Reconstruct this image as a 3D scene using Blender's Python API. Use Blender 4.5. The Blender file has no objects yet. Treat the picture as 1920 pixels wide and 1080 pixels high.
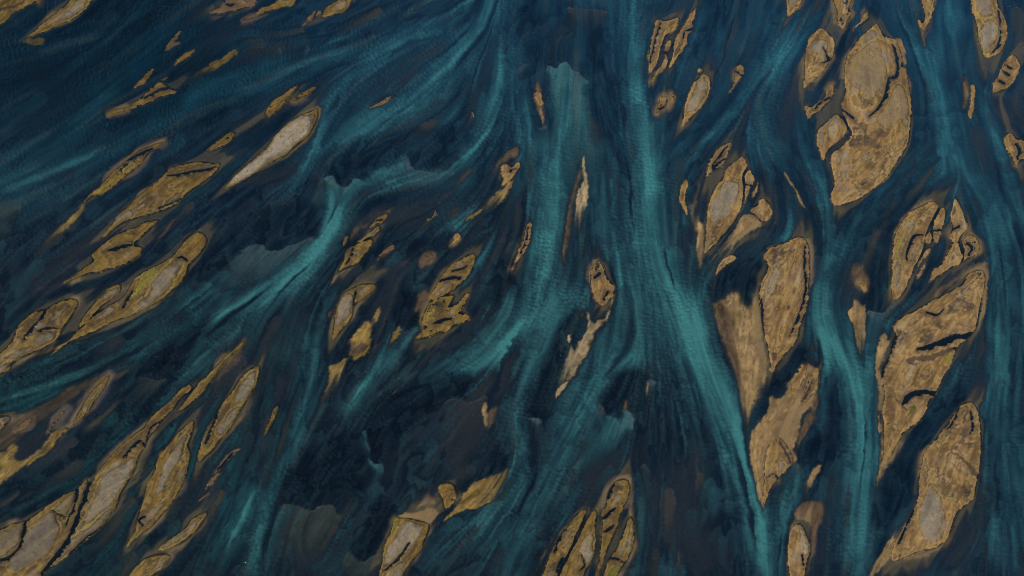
import bpy, math, random
import numpy as np
f32 = np.float32
scn = bpy.context.scene
# ------------------------------------------------------------------ camera
CAM_H, TILT, HFOV = 120.0, math.radians(28.0), math.radians(65.0)
TH = math.tan(HFOV/2)
cam_d = bpy.data.cameras.new("camera"); cam_d.sensor_width = 36.0
cam_d.lens = 18.0/TH; cam_d.clip_start = 1.0; cam_d.clip_end = 5000.0
cam = bpy.data.objects.new("camera", cam_d); scn.collection.objects.link(cam)
cam.location = (0, 0, CAM_H); cam.rotation_euler = (TILT, 0, 0)
scn.camera = cam
# ------------------------------------------------------------------ sky and sun
SUN_EL, SUN_AZ = math.radians(38.0), math.radians(-140.0)     # azimuth from +Y, towards +X
w = bpy.data.worlds.new("World"); scn.world = w; w.use_nodes = True
nt = w.node_tree; nt.nodes.clear()
sky = nt.nodes.new("ShaderNodeTexSky"); sky.sky_type = 'NISHITA'; sky.sun_disc = False
sky.sun_elevation = SUN_EL; sky.sun_rotation = SUN_AZ
bg = nt.nodes.new("ShaderNodeBackground"); bg.inputs[1].default_value = 0.085
wo = nt.nodes.new("ShaderNodeOutputWorld")
nt.links.new(sky.outputs[0], bg.inputs[0]); nt.links.new(bg.outputs[0], wo.inputs[0])
sd = bpy.data.lights.new("sun", 'SUN'); sd.energy = 4.1; sd.angle = math.radians(0.5); sd.color = (1.0, 0.93, 0.82)
so = bpy.data.objects.new("sun", sd); scn.collection.objects.link(so)
so.rotation_euler = (math.pi/2 - SUN_EL, 0, math.pi - SUN_AZ)
so.location = (-90, -90, 150)
vs = scn.view_settings; vs.view_transform = 'Standard'; vs.look = 'None'; vs.exposure = 0.0; vs.gamma = 1.0
scn.cycles.transparent_max_bounces = 8; scn.cycles.max_bounces = 4
scn.cycles.use_denoising = False; scn.cycles.sample_clamp_direct = .6
scn.cycles.pixel_filter_type = 'BLACKMAN_HARRIS'; scn.cycles.filter_width = 0.85
# ------------------------------------------------------------------ map grid: x 0-1920, y 0-1080 is the part of the delta in view
ST = 1.25
X0, X1, Y0, Y1 = -260., 2180., -200., 1280.
NX, NY = int((X1-X0)/ST)+1, int((Y1-Y0)/ST)+1
gx = (X0 + ST*np.arange(NX)).astype(f32); gy = (Y0 + ST*np.arange(NY)).astype(f32)
GX, GY = np.meshgrid(gx, gy)
def to_ground(u, v):
    nx = (u-960.)/960.*TH; ny = (540.-v)/960.*TH
    t = CAM_H/(math.cos(TILT) - ny*math.sin(TILT))
    return nx*t, (math.sin(TILT)+ny*math.cos(TILT))*t
def to_map(x, y):
    zc = np.maximum(y*math.sin(TILT) + CAM_H*math.cos(TILT), 20.)
    return 960.+x/zc/TH*960., 540.-(y*math.cos(TILT)-CAM_H*math.sin(TILT))/zc/TH*960.
rng = np.random.default_rng(7)
def sample(F, u, v):
    """bilinear lookup of a map field"""
    a = np.clip((u-X0)/ST, 0, NX-1.001); b = np.clip((v-Y0)/ST, 0, NY-1.001)
    i = a.astype(np.int32); j = b.astype(np.int32); fa = (a-i).astype(f32); fb = (b-j).astype(f32)
    if F.ndim == 3: fa = fa[..., None]; fb = fb[..., None]
    return (F[j, i]*(1-fa)+F[j, i+1]*fa)*(1-fb) + (F[j+1, i]*(1-fa)+F[j+1, i+1]*fa)*fb
def noise(scale, seed, U=None, V=None):
    """smooth value noise, feature size in map units, range about -1..1"""
    r = np.random.default_rng(seed)
    U = GX if U is None else U; V = GY if V is None else V
    n = 512
    T = r.uniform(-1, 1, (n, n)).astype(f32)
    a = U/scale + 1000.37; b = V/scale + 1000.71
    i = np.floor(a).astype(np.int32); j = np.floor(b).astype(np.int32)
    fa = (a-i).astype(f32); fb = (b-j).astype(f32)
    fa = fa*fa*(3-2*fa); fb = fb*fb*(3-2*fb)
    i0 = i % n; i1 = (i+1) % n; j0 = j % n; j1 = (j+1) % n
    return (T[j0, i0]*(1-fa)+T[j0, i1]*fa)*(1-fb) + (T[j1, i0]*(1-fa)+T[j1, i1]*fa)*fb
def fbm(scale, seed, octv=4, U=None, V=None):
    s = 0; a = 1.; t = 0
    for k in range(octv):
        s = s + a*noise(scale/2**k, seed+k*17, U, V); t += a; a *= .55
    return (s/t).astype(f32)
def sstep(a, b, x):
    t = np.clip((x-a)/(b-a), 0, 1); return t*t*(3-2*t)
def lerp(a, b, t): return a+(b-a)*t
def box_blur(F, r):
    for ax in (0, 1):
        P = np.concatenate([np.repeat(np.take(F, [0], ax), r+1, ax), F, np.repeat(np.take(F, [-1], ax), r, ax)], ax)
        c = np.cumsum(P, ax, dtype=np.float64)
        n = F.shape[ax]
        F = ((np.take(c, np.arange(2*r+1, 2*r+1+n), ax)-np.take(c, np.arange(0, n), ax))/(2*r+1)).astype(f32)
    return F
def pts(s): return [tuple(float(q) for q in p.split(',')) for p in s.split()]
def smooth_closed(P, step=5.):
    """Catmull-Rom through a closed outline"""
    P = np.array(P); n = len(P); out = []
    for k in range(n):
        a, b, c, d = P[k-1], P[k], P[(k+1) % n], P[(k+2) % n]
        m = max(1, int(np.hypot(*(c-b))/step))
        for q in range(m):
            t = q/m
            out.append(.5*(2*b+(c-a)*t+(2*a-5*b+4*c-d)*t*t+(3*b-a-3*c+d)*t**3))
    return np.array(out, f32)
def smooth_open(P, step=6.):
    P = np.array(P); n = len(P); out = []
    for k in range(n-1):
        a, b, c, d = P[max(k-1, 0)], P[k], P[k+1], P[min(k+2, n-1)]
        m = max(1, int(np.hypot(*(c-b)[:2])/step))
        for q in range(m):
            t = q/m
            out.append(.5*(2*b+(c-a)*t+(2*a-5*b+4*c-d)*t*t+(3*b-a-3*c+d)*t**3))
    out.append(P[-1]); return np.array(out, f32)
def window(P, pad):
    i0 = int(np.clip((P[:, 0].min()-pad-X0)/ST, 0, NX-2)); i1 = int(np.clip((P[:, 0].max()+pad-X0)/ST+1, i0+2, NX))
    j0 = int(np.clip((P[:, 1].min()-pad-Y0)/ST, 0, NY-2)); j1 = int(np.clip((P[:, 1].max()+pad-Y0)/ST+1, j0+2, NY))
    return slice(j0, j1), slice(i0, i1)
def sdf(P, U, V):
    """signed distance to a closed outline, positive inside"""
    d2 = np.full(U.shape, 1e9, f32); ins = np.zeros(U.shape, bool)
    Q = np.roll(P, -1, 0)
    for (ax, ay), (bx, by) in zip(P, Q):
        ex, ey = bx-ax, by-ay; L = ex*ex+ey*ey+1e-6
        px, py = U-ax, V-ay
        t = np.clip((px*ex+py*ey)/L, 0, 1)
        d2 = np.minimum(d2, (px-t*ex)**2+(py-t*ey)**2)
        if ay != by:
            ins ^= ((ay > V) != (by > V)) & (U < ex*(V-ay)/ey+ax)
    d = np.sqrt(d2); return np.where(ins, d, -d)
def stroke_field(P, U, V):
    """(relative distance |d|/halfwidth, signed side) for a polyline of x,y,halfwidth"""
    best = np.full(U.shape, 1e9, f32); side = np.zeros(U.shape, f32); along = np.zeros(U.shape, f32)
    n = len(P)-1
    for k in range(n):
        ax, ay, aw = P[k]; bx, by, bw = P[k+1]
        ex, ey = bx-ax, by-ay; L = ex*ex+ey*ey+1e-6
        px, py = U-ax, V-ay
        t = np.clip((px*ex+py*ey)/L, 0, 1)
        q = np.sqrt((px-t*ex)**2+(py-t*ey)**2)/(aw+(bw-aw)*t)
        m = q < best
        best = np.where(m, q, best); side = np.where(m, np.sign(ex*py-ey*px), side); along = np.where(m, (k+t)/n, along)
    return best, side, along
# gentle domain warp so that no traced edge is clean
WX = (3.2*fbm(34, 11, 3)+1.0*noise(6, 15)).astype(f32); WY = (3.2*fbm(34, 21, 3)+1.0*noise(6, 25)).astype(f32)
UX = GX+WX; UY = GY+WY
UXL = GX+1.8*WX+9*noise(90, 31); UYL = GY+1.8*WY+9*noise(90, 32)      # looser warp for currents
# ------------------------------------------------------------------ currents: strength, sharp side (-1 left, 0 soft, 1 right), points x,y,halfwidth
CUR = [
 (.34,0,"1090,-140,110 1095,0,110 1120,140,80 1170,300,70"),
 (.12,0,"520,-60,90 360,60,100 180,180,120 0,300,120 -120,360,120"),
 (.20,0,"900,60,120 760,180,110 640,300,90"),
 (.22,0,"1420,0,90 1380,150,80 1300,270,60"),
 (.17,0,"1750,-80,90 1790,120,90 1850,300,90 1900,600,90 1890,900,90 1890,1150,80"),
 (.24,0,"1000,420,110 980,600,90 940,720,80"),
 (.20,0,"1150,480,110 1130,640,100 1080,780,80 1000,920,80 900,1080,90"),
 (.20,0,"560,560,80 520,700,80 470,850,80 400,1000,90"),
 (.52,0,"1186,-120,30 1188,-40,28 1188,80,28 1192,180,26 1205,250,28 1218,330,38 1226,420,48 1238,500,54 1268,575,54 1295,630,52 1325,705,45 1362,790,38 1392,870,32 1415,960,28 1430,1060,26 1436,1200,26"),
 (.55,2,"645,378,10 628,412,15 606,450,18 575,488,20 530,545,24 490,620,34 460,720,40"),
 (.50,0,"1210,290,11 1217,380,15 1228,450,19 1250,530,22 1284,620,24 1305,690,20"),
 (.85,0,"1294,540,9 1304,590,13 1322,650,19 1344,715,23 1378,800,21 1405,890,16 1425,990,13 1434,1120,12"),
 (.70,0,"1196,150,14 1202,220,17 1213,300,18 1222,380,16"),
 (.70,0,"1058,118,9 1053,200,12 1045,270,14 1040,350,26 1038,430,26 1030,510,24 1010,570,22 985,600,20 940,640,20 880,690,24 800,720,24 740,745,20"),
 (.46,0,"1128,262,14 1137,330,26 1148,420,32 1165,500,34 1185,580,40 1185,650,40 1135,700,36 1090,760,30 1050,830,26 1020,900,22 985,980,22 945,1060,28 925,1160,30"),
 (.40,0,"1080,520,40 1060,570,45 1035,620,45 1010,680,45 985,730,30 970,790,18 985,850,20 1000,900,20"),
 (.62,0,"925,-120,60 915,-40,50 895,40,32 850,120,25 795,185,22 730,222,24 660,262,20 605,300,16 592,335,10"),
 (.50,0,"938,60,10 940,110,12 936,180,13 915,240,16 872,290,22 812,330,22 745,345,20 690,362,18"),
 (.95,2,"618,338,10 632,385,15 626,415,18 605,450,20 570,490,23 520,535,28 450,590,36 380,650,42"),
 (.70,0,"765,300,10 720,325,14 680,350,15 655,378,17 634,408,18 612,440,18"),
 (.42,0,"560,500,26 490,545,28 400,600,28 300,640,26 200,690,26 100,720,28 0,750,32 -120,790,34"),
 (.36,0,"880,5,8 790,45,14 700,92,22 590,120,22 480,160,24 380,185,22 290,230,22 200,285,24 100,325,28 0,360,30 -120,400,30"),
 (.50,0,"850,40,14 760,85,20 690,125,22 640,170,22 615,215,22 598,270,18 590,320,16"),
 (.38,0,"480,130,20 400,160,14 330,200,12"),
 (.24,0,"390,5,24 345,35,26 300,75,26 255,125,30 195,180,34 120,250,36 40,300,30 -60,350,30"),
 (.24,0,"190,75,20 120,85,16 60,105,20 -40,130,24"),
 (.45,1,"662,470,5 640,512,7 622,540,8 606,570,10 593,620,13 590,680,17 580,730,20 560,790,20 532,860,22 512,930,28 490,1000,34 470,1140,40"),
 (.52,0,"830,515,5 815,540,6 802,570,7 782,610,8 757,645,10 732,680,16 702,720,20 672,760,24 650,810,20"),
 (.38,0,"745,545,6 735,585,9 728,625,12 712,665,16 695,700,18"),
 (.42,0,"1480,40,22 1455,100,24 1418,160,24 1370,205,22 1310,248,18 1262,285,16 1235,315,14"),
 (.42,0,"1535,15,14 1505,60,18 1465,110,20 1430,165,20"),
 (.60,0,"1500,175,8 1502,240,9 1520,300,12 1535,350,14 1546,400,20 1550,470,26 1545,540,28 1552,610,28 1588,670,28 1610,720,26 1622,780,24 1626,840,24 1622,900,24 1618,960,25 1615,1040,27 1612,1160,30"),
 (.30,0,"1560,560,60 1580,640,55 1600,720,50 1615,820,50 1610,940,60 1600,1080,65"),
 (.46,0,"1672,-100,14 1688,20,14 1718,90,18 1750,150,24 1772,210,28 1780,262,34 1805,310,30 1845,362,26 1880,420,26 1900,500,30"),
 (.26,0,"1850,380,26 1885,450,30 1895,520,44 1895,600,50 1890,700,50 1892,800,46 1900,900,40 1915,1000,36 1920,1150,34"),
 (.38,0,"1775,-100,26 1772,0,24 1765,80,22 1765,150,22"),
 (.36,0,"1862,108,6 1850,150,9 1850,190,12 1866,240,14 1882,300,18 1905,370,20 1930,450,24"),
 (.44,0,"1752,285,26 1705,320,18 1662,358,17 1632,390,17 1602,430,19 1580,475,16 1570,520,12"),
 (.36,0,"1455,250,12 1478,300,13 1500,350,12 1525,410,12"),
 (.34,0,"1425,200,20 1428,260,24 1445,310,20 1468,360,18 1478,420,20 1450,455,16 1400,480,14"),
 (.48,0,"1655,585,18 1640,640,16 1632,700,16 1625,760,14"),
 (.34,0,"1725,552,8 1685,585,12 1655,625,14"),
 (.44,0,"1420,415,8 1390,440,9 1358,468,10 1330,500,12 1312,545,12 1305,590,12"),
 (.40,0,"985,40,24 965,110,20 972,190,18 985,260,18 975,330,16 985,420,16"),
 (.40,0,"1010,240,16 1018,300,22 1015,370,26 1005,450,26 995,520,22"),
 (.40,0,"1500,870,10 1482,935,13 1466,1000,16 1455,1080,22 1450,1160,22"),
 (.24,0,"1805,670,16 1785,730,20 1745,780,22 1710,830,20"),
 (.26,0,"1195,880,18 1212,940,18 1212,1010,20 1200,1100,24"),
 (.28,0,"960,850,18 940,910,20 900,970,26 840,1020,30 790,1080,34"),
 (.26,0,"640,900,26 690,930,14 660,985,16 630,1040,20 600,1100,24"),
 (.30,0,"800,420,22 850,380,18 880,340,14 900,310,10"),
 (.34,0,"890,395,16 830,440,24 790,480,16 750,530,12"),
 (.26,0,"420,640,40 370,700,22 330,750,20 280,800,24 200,860,26"),
 (.30,0,"440,500,24 400,540,20 340,580,20"),
 (.22,0,"900,540,16 920,500,14 940,450,14"),
 (.40,0,"960,540,18 930,600,18 880,650,18 820,690,18"),
 (.24,0,"260,420,22 330,380,18 400,330,14"),
 (.20,0,"480,900,40 440,980,50 400,1060,50"),
 (.16,0,"230,880,40 140,910,40 60,950,30"),
]
# only for the direction of the flow
DIRS = ["40,1010 140,930 240,820 340,720", "260,1000 330,870 360,800","380,860 430,780 480,690","20,680 100,600 140,565","110,655 240,590 350,480 383,440",
 "190,450 300,370 400,310","160,375 230,320 300,272","425,350 520,280 595,205","1220,140 1228,70 1270,35","1255,125 1290,60 1303,20","1285,230 1320,150",
 "1510,160 1560,70","1570,380 1690,280 1700,160 1650,60","1840,100 1835,0","1866,170 1910,110","1325,470 1390,300","1410,830 1430,700 1510,450","1650,710 1700,640 1840,510",
 "1680,550 1700,450 1750,380","1640,1080 1720,950 1760,850 1830,760","1020,1090 1100,960","1125,1090 1140,980 1175,900","715,1080 800,960","835,970 900,930 950,880",
 "600,760 650,670 700,580","640,500 700,450 725,400","790,630 830,540 888,480","950,540 990,420","880,410 950,350 975,300","1045,750 1090,640 1140,560 1123,490",
 "0,900 100,830 200,710","120,525 200,490 290,420","0,20 60,-20","60,65 150,10 180,-20","210,210 330,170 440,100","1480,1090 1500,980 1540,870","1415,850 1460,760 1520,690",
 "1000,0 1000,120","1100,10 1095,120","60,210 130,150 220,60","0,560 80,470 160,400 260,300","250,710 320,640 400,570","560,930 620,850 660,800","700,850 760,780 840,710", "1300,1000 1320,900 1300,800"]
# streaky purple-brown shallows: depth, points x,y,halfwidth
SHAL = [
 (.55,"890,70,24 800,110,26 730,150,22 690,180,12"),(.5,"920,60,16 905,120,18 895,180,16 890,230,8"),(.75,"1010,60,30 1090,60,30 1050,80,30"),
 (.5,"820,200,20 760,240,20 720,260,14"),(.45,"870,380,30 800,400,26 740,410,22 690,420,18 655,440,10"),(.5,"860,440,24 800,470,20 750,500,18 700,520,16"),
 (.5,"940,300,18 920,350,18 900,400,18 860,450,12"),(.45,"1065,280,10 1072,350,14 1065,430,16 1060,500,16"),(.5,"1150,600,30 1170,560,20 1200,640,24 1210,700,24"),
 (.6,"560,560,40 500,640,50 460,740,40 500,840,26"),(.6,"430,690,20 400,760,24 360,820,20 380,900,30 340,980,24"),(.55,"140,760,34 90,800,34 40,850,36 0,880,30"),
 (.6,"200,440,18 140,480,16 60,540,18"),(.6,"560,90,26 500,80,26 450,60,20 400,80,20"),(.6,"60,150,34 140,180,30 60,220,34"),
 (.5,"1330,310,14 1310,360,14 1300,420,16 1285,520,14 1320,600,18 1340,680,18 1360,760,16"),(.5,"1500,120,12 1490,200,20 1470,260,16"),
 (.55,"1850,320,30 1830,260,26 1800,330,22 1760,350,20"),(.5,"1880,190,26 1900,220,24"),(.55,"1600,480,26 1570,560,16 1610,520,26"),(.5,"1660,430,20 1640,500,20 1650,560,14"),
 (.6,"1300,860,40 1270,960,50 1330,1060,40"),(.5,"1160,860,40 1110,900,40 1090,950,24"),(.5,"920,780,30 890,830,34 860,880,26"),(.6,"1850,640,16 1840,720,16 1820,760,10"),
 (.55,"1780,1060,40 1830,1000,30 1840,930,20"),(.6,"1560,900,24 1550,980,20 1545,1060,24"),(.5,"1420,320,18 1440,360,18 1430,450,12"),(.5,"330,150,24 390,90,24 440,60,16"),
 (.6,"260,640,20 330,590,20 300,650,24"),(.6,"640,1040,30 580,1060,30 560,1000,26"),(.55,"1110,590,14 1150,560,10 1160,640,10"),(.5,"600,200,30 560,240,20 610,160,16"),
 (.5,"430,250,24 500,190,18 560,150,14"),(.55,"460,330,20 520,330,22 560,300,14"),(.5,"690,600,24 720,560,16 740,520,12"),
]
# hollows of deep clear water with sharp rims
DEEP = [
 "430,472 424,440 436,416 470,400 520,384 568,372 590,390 602,420 592,445 570,450 545,458 515,472 495,466 475,458 455,472",
 "612,330 602,300 622,280 680,258 740,248 800,240 850,235 884,258 864,290 842,316 790,320 768,306 760,293 735,310 700,322 690,340 675,337 655,350 635,345",
 "530,945 533,900 555,860 600,830 660,815 680,838 697,870 690,900 660,940 635,965 620,948 595,950 580,957 565,955 545,948",
 "700,866 690,835 683,806 695,765 726,738 780,722 840,700 885,705 870,740 840,748 800,780 760,820 730,858 715,868",
 "668,1050 657,1035 665,1010 685,980 712,930 725,925 742,970 724,1010 716,1035 695,1048 680,1053",
 "252,715 262,690 300,655 350,618 395,590 372,640 335,690 315,712 290,712 272,707",
 "1335,560 1328,540 1350,515 1390,500 1430,480 1440,498 1430,520 1407,550 1400,566 1387,547 1362,548",
 "1440,742 1440,718 1455,690 1480,665 1500,652 1520,665 1526,682 1505,685 1482,708 1466,735 1460,744",
 "1564,400 1566,392 1600,378 1640,362 1625,380 1600,398 1575,408",
 "1637,412 1650,402 1690,388 1700,395 1680,412 1658,416 1656,434 1642,424",
 "1648,458 1654,438 1662,428 1684,420 1676,440 1670,458 1656,463",
 "1625,540 1624,578 1632,583 1654,584 1659,570 1657,540 1655,500 1650,470 1640,470",
 "1645,986 1637,960 1644,922 1660,880 1690,832 1715,800 1752,768 1782,735 1802,715 1816,752 1776,796 1742,828 1725,858 1718,900 1712,932 1688,966 1658,990",
 "1055,625 1062,655 1052,700 1037,758 1012,786 990,786 995,755 1010,705 1032,645 1052,602 1082,580 1092,600 1078,648 1067,646",
 "1120,755 1135,728 1152,698 1180,688 1212,700 1212,718 1206,760 1195,780 1180,772 1165,770 1145,778 1130,772",
 "982,8 1060,4 1132,20 1142,60 1140,110 1120,135 1104,150 1090,140 1068,124 1050,122 1040,130 1005,120 980,80",
 "1138,140 1160,130 1168,190 1160,240 1150,262 1134,258 1122,258 1112,215 1108,165",
 "1214,160 1226,150 1240,160 1232,200 1228,226 1214,224",
 "740,612 730,590 738,556 758,545 790,550 802,556 792,600 776,613 757,613",
 "822,475 812,470 800,476 780,484 752,484 752,470 775,450 820,440 842,430 860,452 846,462",
 "905,395 896,380 905,362 925,345 940,330 940,345 925,360 912,374",
 "1640,50 1628,30 1640,5 1668,0 1680,40 1684,68 1665,70 1652,58",
 "1592,90 1582,95 1580,80 1600,60 1640,42 1612,66",
 "695,190 700,183 720,176 745,170 740,180 726,184 712,192 698,196",
 "358,160 345,168 322,160 318,148 330,130 350,122 385,108 415,100 400,112 380,124 366,134",
 "1560,320 1553,300 1556,285 1578,268 1592,258 1597,262 1575,276 1560,288 1564,310 1566,340 1556,366 1550,360 1558,340",
 "1455,690 1445,712 1430,735 1420,770 1440,760 1445,740",
 "1496,868 1495,850 1510,830 1545,810 1560,820 1530,850 1500,866",
 "350,515 348,505 356,495 372,490 378,485 395,490 420,486 428,492 410,507 392,520 375,516",
 "850,930 842,924 850,912 870,900 900,880 920,850 945,840 950,872 935,886 920,892 895,900 880,910 870,922 862,926",
 "965,530 950,540 940,560 920,570 905,560 915,530 930,500 950,480 960,490",
]
# submerged sand sheets: (colour key, opacity, outline, fade-from x,y, fade-to x,y)  sharp outline, fading along the arrow
SHEET = [
 ('t',.8,"1024,128 1045,128 1052,120 1062,118 1072,128 1085,137 1095,145 1103,150 1105,175 1110,210 1115,240 1122,262 1135,258 1146,266 1150,300 1140,380 1100,460 1040,460 1030,380 1020,340 1028,250 1028,190","1060,120","1070,420"),
 ('g',.40,"1078,140 1085,137 1102,150 1105,170 1095,180 1078,160","1092,140","1090,190"),
 ('g',.55,"1006,240 1014,238 1022,234 1026,260 1024,330 1010,350 1000,330 1010,260","1015,232","1010,350"),
 ('t',.6,"1214,228 1223,232 1230,224 1236,238 1238,250 1236,300 1222,320 1212,300","1226,228","1225,320"),
 ('t',.7,"604,350 610,333 625,330 632,345 645,352 655,346 665,335 677,337 680,350 668,380 650,420 620,430 608,400","640,335","625,450"),
 ('y',.8,"613,345 618,338 624,340 622,360 617,372 613,362","618,340","616,375"),
 ('g',.65,"698,322 715,318 735,310 750,300 760,293 770,306 780,318 800,324 830,322 850,320 840,345 780,365 720,375 680,385 670,360 685,340","760,295","700,385"),
 ('g',.5,"352,516 375,518 390,522 410,508 430,491 455,470 475,459 492,460 500,470 515,472 530,466 545,459 570,450 585,442 593,446 570,490 500,530 430,560 380,570 330,570","480,460","440,590"),
 ('o',.65,"527,952 540,947 555,948 568,955 580,957 595,950 605,947 620,948 628,955 632,968 640,972 600,1040 560,1100 470,1140 440,1100 490,1020","580,950","540,1110"),
 ('t',.5,"683,806 690,835 697,862 702,869 716,868 718,888 711,905 722,925 700,960 660,1000 640,990 640,960 690,900 688,870 672,830","705,860","640,990"),
 ('o',.6,"655,1036 662,1040 672,1052 684,1053 696,1046 712,1040 705,1100 640,1120 640,1060","670,1040","670,1130"),
 ('g',.6,"741,672 748,690 735,712 717,731 714,736 718,742 705,760 688,784 670,810 640,830 640,790 670,750 700,715","735,690","650,830"),
 ('g',.5,"950,552 952,585 953,602 940,612 920,635 890,660 840,690 800,700 830,670 890,630 930,590","948,590","830,700"),
 ('b',.4,"838,750 860,747 880,756 908,740 915,747 912,790 905,822 885,870 870,880 820,890 800,840 815,790","865,748","840,890"),
 ('t',.5,"1108,812 1125,790 1137,778 1148,778 1155,783 1165,772 1175,768 1183,780 1190,783 1180,815 1150,850 1110,890 1060,930 1030,950 1060,880","1160,775","1050,930"),
 ('b',.6,"1116,760 1126,756 1136,776 1120,800 1090,828 1075,830 1100,795","1126,758","1085,828"),
 ('g',.65,"1211,714 1222,713 1231,716 1226,740 1214,762 1205,790 1195,785 1205,750","1220,713","1205,800"),
 ('g',.6,"992,787 1003,785 1013,787 1018,800 1032,830 1046,855 1047,868 1035,900 1015,920 1000,890 1000,830","1010,786","1010,920"),
 ('g',.45,"1205,868 1216,878 1222,905 1228,940 1234,970 1235,1000 1229,1050 1224,1110 1180,1110 1190,1040 1192,960 1195,900","1215,868","1190,1150"),
 ('t',.6,"1556,372 1566,392 1568,410 1571,440 1562,470 1558,492 1562,530 1545,600 1530,540 1540,420","1560,380","1545,600"),
 ('o',.5,"-60,372 0,378 18,374 34,384 39,400 30,420 26,440 14,462 0,480 -60,520","20,376","-40,520"),
 ('o',.4,"252,716 272,708 290,713 312,709 300,735 260,765 225,780 240,740","285,710","235,780"),
 ('t',.6,"1290,400 1300,380 1307,375 1306,430 1304,460 1298,462 1292,452 1288,500 1292,560 1310,600 1330,600 1318,520 1325,470","1300,380","1320,620"),
 ('g',.7,"1625,584 1640,584 1657,584 1672,572 1690,560 1660,620 1645,680 1625,700 1620,640","1640,586","1632,730"),
 ('g',.5,"1484,862 1496,868 1500,880 1492,920 1470,950 1450,1000 1440,980 1460,920","1490,866","1450,1000"),
 ('t',.5,"1494,195 1502,180 1506,205 1512,240 1506,270 1500,240","1500,190","1505,270"),
 ('g',.45,"960,140 985,118 988,132 978,180 970,210 960,180","985,120","965,210"),
 ('g',.5,"982,275 990,268 1000,300 990,360 965,420 970,350","990,270","970,420"),
 ('g',.45,"480,110 500,100 525,92 527,98 510,115 480,140 430,160","527,95","440,160"),
 ('g',.4,"548,104 562,95 575,85 582,92 565,110 520,130 490,140","575,88","490,140"),
 ('g',.4,"676,84 690,70 700,64 704,70 695,80 670,100 620,120","700,66","640,120"),
 ('b',.5,"1062,18 1090,14 1135,20 1139,30 1137,60 1110,70 1070,60","1110,16","1105,80"),
 ('g',.45,"900,250 886,248 880,215 889,222 896,240 905,230","888,225","895,252"),
 ('g',.5,"1030,500 1036,495 1036,520 1025,560 1000,600 985,590 1010,545","1034,498","990,600"),
]
SHEETC = {'t':((.046,.165,.180),.66),'g':((.062,.112,.124),.62),'b':((.066,.062,.064),.42),'o':((.066,.074,.052),.42),'y':((.22,.20,.10),.5)}
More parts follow.
